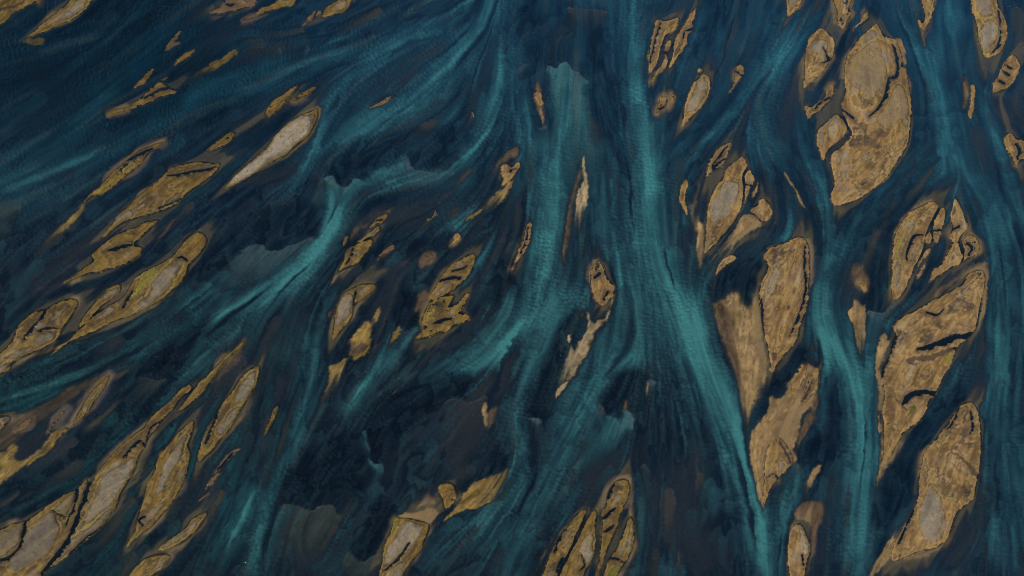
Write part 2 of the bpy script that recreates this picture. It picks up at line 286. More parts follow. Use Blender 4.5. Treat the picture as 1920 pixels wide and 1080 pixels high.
# shoals: sand just under the surface. (sand key, water depth in metres, outline [, fade-from, fade-to])
SHOAL = [
 ('g',.10,"80,66 82,76 75,84 55,85 45,82 30,85 50,74 66,68"),
 ('t',.10,"339,56 342,62 332,74 327,80 340,80 336,86 318,93 306,94 318,76 330,64"),
 ('g',.10,"438,91 446,98 432,112 410,127 385,142 358,155 342,172 345,160 356,142 364,135 375,128 388,118 400,112 415,107 420,101","420,98","348,172"),
 ('g',.12,"320,141 312,150 295,152 305,144"),
 ('g',.10,"558,162 548,176 535,192 520,208 506,220 492,240 480,250 488,232 500,214 505,196 515,185 530,175 545,165","540,170","490,245"),
 ('b',.16,"598,215 600,232 590,255 570,275 540,298 500,322 470,340 520,300 570,255 588,232"),
 ('g',.14,"158,380 155,395 140,415 120,432 90,455 62,480 80,455 105,430 125,412 142,395","150,385","75,470"),
 ('b',.16,"300,398 270,412 235,425 215,436 190,452 182,462 192,448 215,424 245,410"),
 ('b',.14,"340,407 330,415 318,432 305,445 290,458 300,438 318,415 330,408"),
 ('b',.10,"380,432 350,448 325,472 338,450 355,436 370,430"),
 ('b',.16,"350,500 348,520 330,545 310,565 280,585 240,605 190,625 160,640 240,590 300,560 330,530"),
 ('b',.14,"112,622 100,655 60,675 20,690 0,710 -20,715 -5,690 40,668 90,645"),
 ('b',.30,"205,703 190,715 165,730 140,748 110,765 85,790 60,800 30,830 0,850 -20,860 -20,820 20,790 70,760 130,725 175,705"),
 ('g',.08,"125,805 110,820 98,838 80,852 55,868 30,885 0,908 -20,920 -20,848 5,848 20,832 35,838 28,850 35,862 55,855 72,842 85,825 105,808"),
 ('b',.16,"455,645 452,672 440,690 418,705 395,725 410,695 430,668"),
 ('b',.10,"262,850 258,880 245,905 232,925 215,955 190,990 200,968 222,930 245,885"),
 ('b',.16,"386,965 384,985 362,1012 340,1030 312,1040 290,1040 268,1050 290,1030 340,1015 368,990"),
 ('b',.10,"362,795 335,808 315,828 300,848 294,862 290,890 280,905 300,850 330,815 350,800"),
 ('b',.16,"500,690 490,720 478,750 460,780 440,805 415,830 395,850 420,815 450,780 475,740"),
 ('g',.10,"655,502 645,512 632,521 620,540 628,518 640,508"),
 ('b',.14,"650,556 640,570 628,590 618,600 610,590 625,572 640,558"),
 ('b',.14,"690,420 672,436 655,452 650,440 670,425"),
 ('b',.10,"712,572 712,590 706,605 700,625 695,648 685,662 672,670 655,674 650,666 655,650 645,646 665,625 673,612 684,615 696,605 700,590 706,578"),
 ('g',.05,"712,575 712,592 707,604 702,592 706,578"),
 ('g',.05,"678,610 690,600 700,622 690,650 678,640 672,650 662,655 668,640 655,640 662,628"),
 ('g',.03,"697,645 690,655 680,665 668,670 652,675 644,690 634,715 618,742 602,766 588,783 582,790 596,755 608,728 615,700 614,688 628,682 645,672 660,668 680,660 690,650","670,665","588,786"),
 ('g',.04,"752,612 748,630 735,650 725,665 716,672 728,642 738,618","745,612","718,672"),
 ('b',.12,"780,550 800,545 806,560 795,580 775,590"),
 ('b',.10,"975,270 978,285 970,296 955,302 942,310 930,330 920,350 915,345 922,320 932,300 945,285 960,275","972,275","918,350"),
 ('g',.05,"968,318 960,336 945,352 925,366 910,380 892,392 876,416 886,408 905,398 925,392 945,374 962,350","955,335","880,415"),
 ('g',.07,"906,395 895,402 880,412 872,416 880,404 892,398"),
 ('p',.06,"1094,288 1099,310 1103,340 1103,360 1099,390 1092,420 1083,448 1070,470 1074,430 1077,400 1080,375 1085,355 1092,335 1090,310","1090,350","1072,468"),
 ('b',.12,"1086,300 1092,335 1082,360 1074,400 1066,460 1056,500 1050,470 1058,420 1066,380 1078,340"),
 ('b',.10,"993,418 984,440 975,460 965,480 955,505 946,545 938,560 944,525 952,490 962,465 978,435"),
 ('b',.08,"1152,540 1154,560 1147,578 1142,595 1130,612 1118,632 1105,660 1090,690 1070,720 1055,742 1060,720 1080,680 1100,640 1118,608 1136,598 1146,570"),
 ('p',.03,"1148,560 1142,580 1135,598 1125,610 1115,625 1105,645 1098,665 1085,688 1072,705 1065,722 1055,738 1042,752 1036,770 1030,790 1034,765 1041,740 1045,720 1050,700 1060,672 1066,650 1070,645 1076,655 1080,648 1088,635 1098,620 1100,600 1097,585 1103,582 1107,600 1115,605 1119,600 1130,598 1138,580","1120,600","1030,790"),
 ('p',.05,"1064,625 1072,628 1068,645 1062,640"),
 ('b',.10,"1092,580 1096,590 1092,600 1086,592"),
 ('b',.12,"1320,318 1306,345 1298,370 1292,400 1300,430 1312,440 1305,400 1312,360"),
 ('b',.10,"1310,400 1318,420 1322,445 1318,475 1310,492 1305,470 1304,440 1306,415"),
 ('t',.05,"1310,415 1320,425 1318,460 1318,500 1312,540 1308,500 1306,450","1315,420","1310,545"),
 ('t',.03,"1408,400 1422,412 1430,420 1420,430 1405,437 1395,445 1380,460 1365,478 1352,492 1335,505 1320,530 1312,560 1320,500 1335,478 1350,462 1365,446 1378,428 1390,405","1420,415","1318,540"),
 ('ts',.06,"1330,568 1345,560 1365,545 1380,543 1390,550 1400,568 1410,550 1420,538 1430,555 1440,640 1448,690 1440,720 1428,730 1425,745 1415,765 1410,790 1408,830 1412,870 1422,920 1432,970 1424,950 1410,890 1402,850 1395,790 1385,740 1375,700 1362,665 1350,630 1340,600 1335,575"),
 ('bs',.05,"1334,570 1352,562 1372,585 1380,640 1392,700 1398,760 1388,740 1376,700 1362,664 1350,630 1340,600"),
 ('t',.02,"1442,742 1460,744 1472,735 1486,708 1508,685 1530,688 1536,705 1534,730 1531,756 1520,762 1506,780 1500,800 1496,820 1490,845 1498,862 1480,872 1455,880 1434,900 1432,960 1424,940 1410,880 1405,850 1408,818 1425,790 1438,765"),
 ('b',.08,"1536,700 1538,730 1534,770 1525,800 1505,830 1496,850 1500,800 1520,760"),
 ('t',.03,"1540,873 1540,885 1531,895 1521,915 1506,935 1490,932 1505,910 1520,885 1530,875","1535,876","1492,935"),
 ('b',.04,"1520,935 1545,945 1547,970 1535,990 1520,1000 1514,985 1495,978 1486,962 1500,945"),
 ('b',.06,"1535,980 1530,1020 1522,1060 1516,1090 1510,1090 1518,1040 1518,1005"),
 ('t',.03,"1598,572 1600,560 1612,565 1616,572 1622,570 1624,600 1624,630 1622,660 1620,700 1612,670 1600,622 1592,597 1590,585","1608,565","1620,720"),
 ('b',.08,"1600,500 1622,505 1632,525 1628,552 1612,545 1600,530"),
 ('t',.05,"1655,625 1668,640 1660,670 1650,700 1642,712 1640,690 1643,660"),
 ('t',.04,"1660,735 1652,760 1654,800 1652,840 1650,880 1645,920 1640,915 1646,870 1650,830 1646,790 1648,750 1646,715 1652,700"),
 ('t',.03,"1697,812 1682,835 1670,858 1656,892 1644,925 1636,960 1632,1000 1630,960 1640,915 1650,868 1655,830 1668,812","1680,825","1632,980"),
 ('t',.03,"1848,520 1852,540 1848,580 1838,620 1825,650 1812,680 1808,660 1818,632 1832,600 1838,560","1845,530","1812,690"),
 ('b',.06,"1700,420 1730,400 1752,384 1748,370 1720,380 1690,405 1680,430 1676,460"),
 ('b',.06,"1760,560 1800,525 1845,505 1850,490 1830,490 1790,520 1750,545"),
 ('b',.06,"1830,760 1842,790 1845,850 1840,910 1830,950 1838,900 1840,850 1835,790"),
 ('t',.04,"1678,1000 1672,1045 1645,1075 1625,1110 1630,1080 1655,1030"),
 ('b',.08,"1825,940 1800,975 1785,1020 1740,1045 1680,1060 1650,1090 1680,1050 1740,1030 1780,1000"),
 ('g',.03,"815,953 821,965 813,978 802,985 775,976 750,971 742,970 756,963 780,960 800,953"),
 ('g',.02,"952,872 953,895 950,920 935,935 910,950 880,958 850,968 832,980 840,965 855,950 862,935 870,922 880,910 895,900 920,893 935,888","880,912","960,960"),
 ('b',.07,"820,965 818,985 800,1015 790,1040 770,1065 760,1085 782,1040 800,1000"),
 ('b',.07,"1178,900 1186,920 1186,950 1192,975 1192,1020 1184,1050 1165,1075 1180,1040 1186,1000 1176,960 1176,930"),
 ('b',.07,"1100,956 1070,972 1050,998 1030,1030 1010,1070 995,1095 1010,1050 1035,1010 1060,980 1085,958"),
 ('b',.08,"1165,896 1145,905 1132,930 1124,965 1122,1000 1118,960 1130,925 1145,900"),
 ('b',.07,"800,925 815,935 818,948 800,950 780,955 790,935"),
 ('t',.04,"1682,68 1690,72 1698,95 1702,120 1696,125 1690,105 1680,90 1672,72"),
 ('b',.06,"1722,62 1734,60 1738,75 1734,95 1726,80"),
 ('b',.10,"1808,140 1820,160 1815,200 1805,208 1800,180"),
 ('b',.08,"1380,118 1390,130 1378,150 1372,165 1374,140"),
 ('t',.04,"1378,150 1392,142 1385,152 1372,168 1355,185 1368,165"),
 ('b',.08,"1004,150 1016,160 1022,190 1022,225 1016,235 1006,215 1000,190"),
 ('p',.05,"1010,203 1017,200 1018,215 1016,236 1012,215"),
 ('t',.04,"1462,320 1470,322 1480,335 1490,350 1502,372 1515,395 1500,380 1488,360 1478,345"),
 ('g',.09,"888,208 890,215 890,225 884,213"),
 ('b',.10,"805,70 795,76 770,84 745,98 730,108 745,92 770,78 790,72"),
 ('b',.07,"730,455 742,462 728,480 705,490 690,500 712,480"),
 ('b',.07,"810,470 820,482 803,495 785,500 788,482"),
 ('g',.08,"740,745 745,690 738,735"),
 ('t',.03,"903,760 913,755 915,775 910,800 905,790"),
 ('b',.07,"915,770 935,760 925,790 912,805"),
 ('t',.06,"1212,716 1217,716 1216,735 1211,745"),
 ('b',.08,"1168,748 1178,750 1176,768 1166,768"),
]
SANDC = {'g':(.290,.182,.048),'t':(.350,.222,.092),'p':(.380,.275,.145),'b':(.130,.080,.042)}
# ------------------------------------------------------------------ sandbars: label, sand key, raggedness, height, outline, crusts (name, outline), creeks (x,y,halfwidth)
ISL = [
 ("ragged brown sandbar cut by the left end of the top edge",'g',5,.35,"-60,-60 78,-40 75,0 62,4 45,14 26,22 12,38 0,46 -60,60",[],["-20,20,2 30,12,2.5 60,-10,2"]),
 ("slender pale lens sandbar leaving the top edge beside the brown corner bar",'g',3,.4,"185,-40 175,-8 160,15 140,32 118,43 92,56 70,63 54,68 75,50 95,32 112,18 128,4 150,-40",[("silt_crust","172,-20 160,8 142,26 122,38 104,46 118,28 136,10 156,-20")],[]),
 ("tiny ragged tan islet alone above the two small spits of the upper left",'g',4,.2,"364,95 356,105 341,114 328,122 334,112 345,103 356,97",[],[]),
 ("thin tan spit with a knobbly tip, in dark water of the upper left",'g',3,.2,"287,130 282,143 270,155 258,163 250,166 262,152 275,138",[],[]),
 ("feathery tan sandbar trailing a long thin tail, just below the small knobbly tan spit",'g',5,.25,"300,155 310,160 319,166 333,171 325,176 305,180 285,188 262,197 240,206 203,214 215,208 238,203 256,193 268,184 278,172 288,163",[],["320,164,1.5 300,168,2 272,184,2"]),
 ("thin ragged brown bar touching the top edge left of the two lens bars",'b',4,.25,"485,-30 478,8 455,15 430,21 412,26 395,24 410,15 421,3 432,-30",[],["425,8,2 440,8,1"]),
 ("long narrow bar with yellow streaks at the top edge, left of the small oval one",'g',3,.3,"565,-20 550,8 535,12 515,18 500,22 478,29 488,18 508,10 522,0 540,-20",[("algae_fringe","548,6 532,10 505,19 508,14 530,7")],[]),
 ("little tan tongue under the ragged brown bar at the top edge",'b',4,.15,"485,24 478,31 465,36 452,38 462,32 474,26",[],[]),
 ("spiky tan sliver high above the big pale spearhead bar, left one of the pair",'g',5,.2,"558,162 546,175 536,190 522,205 510,214 504,220 499,212 506,196 518,185 532,175 546,166",[],[]),
 ("short thin tan sliver just above the big pale spearhead bar",'g',4,.2,"594,162 582,175 568,182 558,188 545,190 552,181 566,175 580,166",[],[]),
 ("small ragged brown triangle bar between the pale spearhead bar and the big golden leaf bar",'g',6,.22,"438,250 434,262 425,270 405,277 390,281 400,271 415,260 428,252",[],[]),
 ("big pale grey spearhead sandbar with a golden blunt end and a long sharp tip",'g',1.5,.7,"595,204 594,220 588,235 578,252 562,266 545,280 530,292 510,304 490,317 465,333 440,345 423,351 432,338 455,315 480,295 500,278 510,262 525,245 545,227 565,217 585,209",[("cream_silt","578,218 582,236 570,256 553,272 524,297 484,324 440,348 420,353 432,334 455,312 482,290 506,270 516,250 532,234 552,224"),("silt_patch","588,214 586,226 578,240 581,226 577,218")],[]),
 ("small oval bar with a pale crust near the top edge",'g',2,.4,"657,-4 654,11 646,20 632,25 618,29 605,31 607,21 615,12 626,5 640,-2",[("silt_crust","649,3 648,12 636,18 618,21 622,12 638,4")],[]),
 ("broken brown tail of crumbs trailing from the small oval bar at the top",'b',5,.2,"605,24 597,29 588,33 575,42 570,45 580,31 590,20 600,20",[],["590,30,1.5 594,22,1.2"]),
 ("tiny brown islet between two blue hollows below the wide teal current at the top",'b',3,.2,"732,180 728,190 715,197 700,201 692,203 702,197 720,186",[],[]),
 ("tiny tan speck bar in the grey-teal current right of the dark blue streaks",'t',2,.15,"885,208 889,214 889,222 885,216",[],[]),
 ("tall T-shaped tan bar with a wide head, first of three upright bars at top centre",'t',2.5,.5,"1232,37 1245,40 1258,38 1272,33 1271,46 1264,58 1248,66 1242,80 1239,95 1235,110 1230,123 1222,133 1217,136 1216,112 1220,85 1225,60 1228,46",[("silt_patch","1232,66 1238,70 1234,90 1228,110 1221,122 1224,98 1228,80")],["1238,44,1 1233,60,1.3 1226,90,1 1219,118,1"]),
 ("long jagged tan bar with a narrow top, third of the upright bars at top centre",'t',3,.45,"1304,17 1303,30 1298,42 1300,50 1295,58 1289,68 1288,80 1280,95 1272,105 1265,115 1255,127 1258,115 1262,100 1264,85 1268,70 1275,60 1283,48 1290,35 1297,24",[],["1300,52,1.4 1284,60,1.5 1280,72,1"]),
 ("thin notched sliver squeezed between the T-shaped bar and the long jagged bar",'t',3,.35,"1257,75 1259,85 1253,95 1250,105 1252,117 1245,130 1232,142 1222,151 1228,140 1238,125 1244,112 1246,95 1250,82",[],["1254,100,1.2 1244,98,1.2"]),
 ("almond sandbar with a bright pale crust standing alone right of the main turquoise current",'t',1.5,.5,"1327,143 1332,155 1331,170 1325,184 1315,201 1303,213 1290,226 1279,238 1283,220 1285,200 1290,180 1298,160 1310,148 1320,140",[("silt_crust","1317,148 1326,154 1327,168 1320,185 1308,203 1295,212 1288,208 1293,190 1300,172 1307,156")],[]),
 ("tiny tan crumb just above the pale almond sandbar",'t',2,.15,"1313,127 1316,132 1311,137 1308,134",[],[]),
 ("small knobbly islet with a tail, left of the pale almond sandbar",'t',3,.3,"1240,183 1248,182 1251,190 1246,200 1238,206 1231,214 1232,205 1235,195",[],["1250,198,1 1238,204,1"]),
 ("tiny upright sliver between the knobbly islet and the pale almond sandbar",'t',3,.2,"1261,175 1266,180 1264,188 1258,195 1254,201 1257,188",[],[]),
 ("small rounded tan islet split by a dark line, beside the broad diagonal blue current",'t',2,.3,"1388,121 1395,129 1394,140 1386,149 1378,156 1377,145 1379,132",[],["1377,132,1 1386,138,1.4 1395,143,1"]),
 ("tiny upright tan islet right of the dark blue square hollow at top centre",'t',3,.25,"1008,171 1014,175 1016,185 1018,194 1014,198 1008,193 1004,185 1004,173",[],[]),
 ("small grey-topped bar cut off by the top edge, left of the pointed brown bar",'t',2,.35,"1512,-30 1500,9 1490,20 1478,29 1476,15 1476,-30",[("silt_patch","1506,-20 1494,8 1482,16 1480,-20")],[]),
 ("pointed brown bar hanging from the top edge with a ragged right side",'t',6,.35,"1605,-30 1590,15 1598,24 1590,38 1582,56 1572,45 1570,25 1566,8 1562,-30",[],[]),
 ("small feathered tan wedge above the tip of the biggest patterned bar",'t',4,.2,"1627,22 1628,33 1618,42 1606,50 1600,57 1605,47 1615,38 1620,28",[],[]),
 ("rounded leaf bar with a brown patterned top, left of the biggest patterned bar",'t',2,.5,"1535,55 1545,56 1555,65 1563,75 1564,90 1560,105 1552,120 1543,135 1532,145 1518,156 1507,164 1508,140 1509,115 1511,95 1516,75 1525,62",[("silt_crust","1518,78 1545,76 1549,92 1547,112 1538,114 1530,100 1514,104"),("silt_patch","1511,150 1530,144 1520,155 1510,161")],["1544,90,1 1552,112,1.3 1540,118,1"]),
 ("ragged hook-shaped bar under the rounded leaf bar",'t',3,.35,"1561,158 1563,170 1560,183 1553,190 1545,198 1535,208 1525,214 1515,222 1510,209 1511,199 1522,202 1535,191 1546,182 1552,168",[],["1528,204,1 1540,192,1.2 1556,182,1"]),
 ("biggest sandbar, tall and tan with grey patterned plates and a plain lower end",'t',3,.7,"1643,46 1650,55 1658,68 1670,70 1680,76 1686,92 1692,108 1690,124 1699,130 1703,150 1705,170 1708,190 1707,220 1706,250 1701,270 1690,290 1680,305 1668,325 1655,342 1640,352 1625,362 1605,376 1585,383 1568,386 1559,378 1558,363 1564,345 1561,325 1556,300 1562,286 1577,274 1592,262 1598,248 1590,232 1581,215 1577,200 1582,185 1587,168 1583,155 1583,135 1586,112 1594,95 1604,82 1614,68 1630,56",
   [("sand_plate","1640,78 1650,80 1655,105 1661,130 1661,148 1650,160 1644,176 1634,188 1622,187 1616,172 1606,166 1592,156 1586,135 1592,115 1605,100 1622,88"),("sand_plate","1683,157 1694,165 1701,190 1704,215 1702,245 1694,242 1688,225 1680,232 1668,246 1650,238 1643,222 1655,205 1668,182"),("silt_patch","1627,62 1640,58 1646,66 1630,75 1618,80")],
   ["1674,84,1.6 1680,100,1.8 1682,118,1.6 1684,132,2.2 1680,145,3 1669,146,2.2 1665,158,2.2 1660,180,2 1648,200,1.4 1630,218,.9","1612,142,1 1613,165,1.4 1610,180,1","1580,205,1 1600,222,1.2"]),
 ("brown bar with grey left edge at the dark bend beside the biggest patterned bar",'t',3,.45,"1568,215 1578,222 1585,232 1589,246 1580,257 1572,265 1562,271 1553,280 1547,292 1546,302 1541,298 1537,285 1532,262 1534,245 1545,233 1558,223",[("silt_patch","1566,218 1576,226 1568,232 1550,240 1544,262 1541,280 1535,262 1537,246 1550,234")],[]),
 ("narrow forked brown bar hanging from the top edge between two blue currents",'t',4,.3,"1750,-30 1752,10 1748,30 1742,42 1736,53 1732,60 1727,52 1722,40 1724,35 1731,43 1735,30 1732,18 1728,-30",[],[]),
 ("big grey leaf bar with a yellow-edged pale heart, near the top right corner",'t',2,.6,"1866,-40 1870,5 1880,25 1887,45 1888,65 1884,82 1878,95 1865,103 1850,108 1842,95 1835,75 1832,55 1828,35 1823,15 1822,-40",[("silt_crust","1857,35 1866,46 1870,65 1862,85 1850,100 1845,95 1838,80 1834,60 1843,44"),("silt_patch","1832,-20 1850,-15 1862,25 1850,30 1836,25"),("algae_fringe","1838,62 1842,66 1842,80 1850,92 1848,100 1840,90 1836,76")],["1872,20,1 1876,60,1.4 1872,85,1.6 1862,98,1"]),
 ("ribbed oval tan bar tilted to the right near the right edge",'t',2.5,.45,"1898,103 1907,110 1912,122 1909,135 1902,149 1894,160 1880,168 1864,173 1861,165 1862,155 1870,145 1876,130 1885,115",[],["1880,132,1 1890,140,1.5","1884,120,1 1896,128,1.4","1870,150,1 1880,155,1.3"]),
 ("thin brown sliver with a pale edge between the two rightmost currents",'t',3,.25,"1821,159 1828,163 1827,185 1825,205 1820,224 1814,214 1818,205 1820,190 1820,175",[],[]),
 ("tan bar cut by the upper right edge with a hollow dark middle",'t',4,.35,"1888,252 1900,252 1908,262 1960,268 1960,290 1914,300 1907,314 1900,300 1892,285 1884,268",[],["1905,270,2 1912,285,3 1908,296,2"]),
 ("narrow bent golden bar with a tail, left of the big golden leaf bar",'g',4,.4,"306,267 292,277 280,284 268,302 255,316 242,325 228,338 210,352 190,362 170,366 158,378 165,369 175,358 190,345 205,328 220,315 235,302 250,293 262,284 285,273",[("algae_fringe","250,308 238,320 222,336 206,348 190,357 172,364 188,350 208,338 226,326 238,312")],["285,278,1 262,290,1.6 240,300,1"]),
 ("big golden leaf sandbar with a pale pointed tail, in the left half",'g',2.5,.6,"412,306 405,318 392,332 375,345 352,360 340,373 325,384 300,395 275,403 255,408 238,413 220,423 205,436 190,447 185,451 195,438 210,420 222,402 238,388 255,372 275,355 295,340 308,328 320,316 340,310 365,305 385,305 400,307",[("silt_crust","236,392 250,400 240,410 222,420 205,432 192,443 206,424 222,404"),("silt_patch","352,352 340,366 328,378 310,384 322,372 338,362")],["404,312,1 375,320,1.8 345,326,1.6 315,330,1","340,372,1 300,390,1.2"]),
 ("ragged muddy golden bar directly below the big golden leaf bar",'g',7,.35,"294,414 285,425 270,438 258,449 252,460 264,466 258,480 240,492 215,500 190,508 165,513 145,520 120,529 140,517 160,500 176,488 170,480 180,468 196,455 215,442 235,434 255,428 270,418 285,415",[],["200,470,1 230,462,3 246,458,1"]),
 ("club-headed bar with a grey silt blade and yellow-green algae, middle left",'g',2,.65,"372,436 383,442 386,455 378,468 368,480 358,490 350,500 348,512 340,525 332,535 320,545 305,560 285,572 262,585 240,595 215,602 195,612 175,622 150,632 130,640 110,655 95,667 108,650 125,640 142,625 155,614 165,603 178,592 192,582 205,573 220,564 235,550 245,535 255,522 275,508 300,495 320,484 335,466 350,450 362,440",
   [("silt_crust","338,488 340,501 333,515 318,538 302,556 282,570 258,582 262,570 280,548 295,520 316,498"),("algae_fringe","292,500 276,512 262,525 252,545 246,555 260,548 276,532 290,516"),("silt_patch","242,548 236,562 226,572 218,578 222,566 234,552"),("silt_plate","216,580 206,590 190,598 176,603 190,588 206,578"),("silt_edge","312,562 288,576 262,588 236,598 206,606 236,594 264,582 290,570")],
   ["330,486,1 340,482,2 352,490,1","250,545,1 240,558,1.5 230,575,1"]),
 ("slim bar with a pale back, separated by a dark gut from the club-headed bar",'g',2,.5,"222,533 227,541 222,550 210,560 195,570 181,582 171,595 161,606 150,616 149,610 159,592 168,580 180,565 195,550 208,538",[("silt_crust","220,537 222,545 206,557 190,567 178,576 190,560 204,546")],[]),
 ("broad cracked bar with grey plates at the left edge, below the muddy golden one",'g',3,.5,"143,563 140,578 133,592 122,608 112,622 108,634 95,645 75,655 55,663 35,672 20,682 18,691 5,699 -60,730 -60,690 -10,672 5,660 20,645 28,630 35,610 50,595 65,585 85,580 105,570 125,563",
   [("silt_crust","88,603 82,615 62,628 47,631 58,618 74,606"),("silt_plate","108,620 100,636 86,644 68,648 66,634 80,622"),("silt_patch","40,655 62,652 50,668 30,674 8,672 20,665"),("silt_tail","20,676 22,684 4,696 -30,712 -30,706 2,688")],
   ["88,578,1.8 74,600,2.4 58,618,2.4 45,634,1.6","70,620,1 90,614,1.6 108,616,1"]),
 ("long thin diagonal bar in the brown shoal water at the left, with a pale middle",'g',3,.4,"206,703 200,718 190,735 178,750 168,768 155,785 142,795 136,800 145,780 155,760 165,745 180,727 195,712",[("silt_crust","190,726 182,740 170,758 158,776 148,786 158,764 172,744")],[]),
 ("thin tan streak bar just left of the long diagonal bar in brown shoal water",'b',4,.2,"123,766 115,780 103,797 88,814 94,801 108,782",[],[]),
 ("small grey wedge bar cut by the left edge in the brown shoal water",'b',3,.25,"13,782 5,799 -10,815 -60,830 -60,800",[],[]),
 ("little ragged tan bar between the grey edge wedge and the thin tan streak",'b',5,.2,"60,785 56,797 42,807 28,812 24,810 36,799 50,787",[],[]),
 ("thin curved golden rim of sand along the lower side of the brown shoal, lower left",'g',4,.2,"125,805 112,818 100,836 86,850 72,858 52,872 60,862 82,846 95,830 106,812",[],[]),
 ("longest chain of pale cracked plates, running into the lower left corner",'g',2.5,.6,"356,722 359,730 346,740 336,749 325,765 312,778 300,790 290,805 283,813 275,825 272,836 262,850 256,862 250,880 240,900 225,925 218,945 205,965 190,985 170,1005 150,1022 130,1040 110,1055 90,1068 75,1082 40,1110 -80,1130 -80,1030 -20,1002 10,990 25,983 48,978 60,970 75,960 95,945 115,932 135,922 145,916 155,906 163,900 166,910 172,904 185,880 200,862 220,842 235,828 250,815 262,808 272,800 280,785 295,772 310,760 325,748 338,732 348,725",
   [("silt_crust","254,858 250,878 236,904 222,924 206,948 190,960 176,974 158,984 148,990 162,964 176,935 190,902 210,880 234,864"),("silt_plate","222,934 210,956 190,986 165,1006 140,1026 98,1058 86,1066 126,1022 152,1000 174,986 198,960"),("silt_patch","105,963 112,990 108,1010 95,1035 62,1060 24,1068 14,1055 35,1030 50,1000 70,975 90,962"),("silt_slab","142,924 140,940 128,958 120,976 114,962 100,956 118,940"),("silt_chip","162,906 156,932 148,950 144,946 150,926"),("silt_fan","44,982 40,1002 28,1022 6,1040 -30,1050 -30,1010 8,994"),("silt_tip","338,738 332,752 312,770 304,776 302,768 322,750"),("silt_step","268,812 258,830 242,842 226,852 232,838 250,822"),("algae_fringe","205,884 192,908 178,934 168,958 176,946 190,918 204,894")],
   ["168,902,2.5 160,930,3 148,962,3.4 138,992,3.6 122,1020,3.4 100,1050,3 80,1075,2","144,918,1.6 141,946,2.2 130,970,1.8 124,985,1","48,978,1.6 44,1002,2.2 34,1030,2 12,1046,2.4 -20,1050,2","98,956,.9 110,964,1.4 124,968,.9","190,986,1 160,1010,1.4 132,1038,1","272,836,1 262,826,1.4 232,856,1.2","300,790,.8 285,800,1.2 276,822,.9"]),
 ("thin knife-shaped bar with a dark flank, right of the chain of cracked plates",'g',3,.35,"458,640 452,650 440,660 427,671 412,690 395,715 380,735 365,750 350,762 333,771 345,755 360,735 375,718 390,704 405,690 420,670 440,654",[("silt_crust","430,668 412,692 396,712 380,730 392,710 410,688")],[]),
 ("lens bar whose pale upper crust bears a yellow streak, right of the knife-shaped bar",'g',2,.55,"485,686 485,700 480,718 470,735 458,755 450,768 440,785 428,805 420,815 412,823 400,840 385,855 374,866 371,858 376,835 385,814 398,790 410,770 420,754 432,740 440,728 450,712 462,698 475,690",[("silt_crust","480,695 478,712 468,735 455,750 444,754 441,744 446,730 458,712 470,700"),("silt_plate","450,766 440,782 425,805 412,816 407,808 420,790 436,770"),("silt_patch","402,790 394,806 386,826 380,836 384,818 394,798"),("algae_fringe","462,712 460,726 450,740 453,726")],["410,762,1.4 402,788,1.8 394,812,1.6 386,832,1"]),
 ("wide leaf bar with two pale strips, right of the longest chain of cracked plates",'g',3,.55,"362,790 359,812 352,835 356,850 353,870 348,890 340,910 330,930 315,950 300,970 285,985 268,998 255,1008 245,1018 238,1028 242,1014 250,1000 258,975 265,950 270,930 278,905 290,885 295,862 305,845 318,830 330,815 345,803",[("silt_crust","352,814 345,840 340,860 328,880 318,900 302,924 292,928 300,900 308,875 320,850 336,826"),("silt_plate","314,934 305,954 290,970 278,976 269,971 280,958 300,944"),("silt_patch","352,872 346,890 338,906 340,890"),("silt_chip","328,898 320,912 308,922 316,908")],["268,985,1.4 262,974,1.8 272,968,1"]),
 ("curved dagger bar with a pale ribbed back, below the wide two-strip leaf bar",'g',2,.45,"387,960 381,975 366,995 350,1010 330,1022 310,1030 296,1031 310,1018 330,1004 350,990 360,976 374,965",[("silt_crust","382,964 376,977 360,996 340,1012 318,1022 306,1026 326,1010 348,996 362,980")],[]),
 ("small golden-and-grey lens bar at the bottom edge under the curved dagger bar",'g',2,.4,"317,1043 310,1055 300,1068 285,1078 262,1100 225,1110 248,1072 264,1055 280,1045 300,1041",[("silt_crust","312,1046 304,1060 288,1074 266,1088 250,1090 268,1074 290,1060")],[]),
 ("faint split tan streak in dark water right of the lens bar with a yellow streak",'b',5,.18,"453,842 442,850 426,865 412,880 400,890 413,868 428,850 442,842",[],["436,850,1 420,868,1.3 408,880,1"]),
 ("faint thin tan streak lying between two dark guts below the split streak",'b',4,.15,"420,884 407,893 396,908 384,918 392,902 404,890",[],[]),
 ("faint short brown streak above the curved dagger bar",'b',4,.12,"392,924 382,934 368,944 376,934",[],[]),
 ("tiny two-tone sliver alone in the wide grey-green shallows left of centre",'g',2,.3,"521,760 518,775 512,790 503,805 496,817 500,802 507,785 513,770",[("silt_crust","519,766 515,778 508,786 512,774")],[]),
 ("small tan leaf islet, uppermost of the stepped trio beside the bright turquoise head",'g',3,.3,"725,402 722,412 714,418 704,420 693,426 701,415 712,406",[],["704,414,.8 716,412,1"]),
 ("small grey-topped leaf islet, middle of the stepped trio beside the bright turquoise head",'g',3,.3,"710,425 711,432 700,442 688,447 670,453 683,445 696,434",[("silt_patch","708,428 702,438 694,440 700,432")],[]),
 ("golden dark-creased leaf bar, lowest of the stepped trio beside the bright turquoise head",'g',2,.4,"697,451 692,465 682,478 672,490 660,497 645,502 637,506 645,490 647,476 655,465 668,458 680,453",[],["664,462,1 660,472,1.6 656,482,1.3 650,496,.8"]),
 ("tiny upright golden speck at the left side of the stepped trio",'g',3,.2,"653,440 650,455 645,461 646,447",[],[]),
 ("thin stepped tan streak in shallows right of the golden creased leaf",'b',4,.2,"738,460 738,466 726,474 716,478 708,486 716,474 726,466",[],[]),
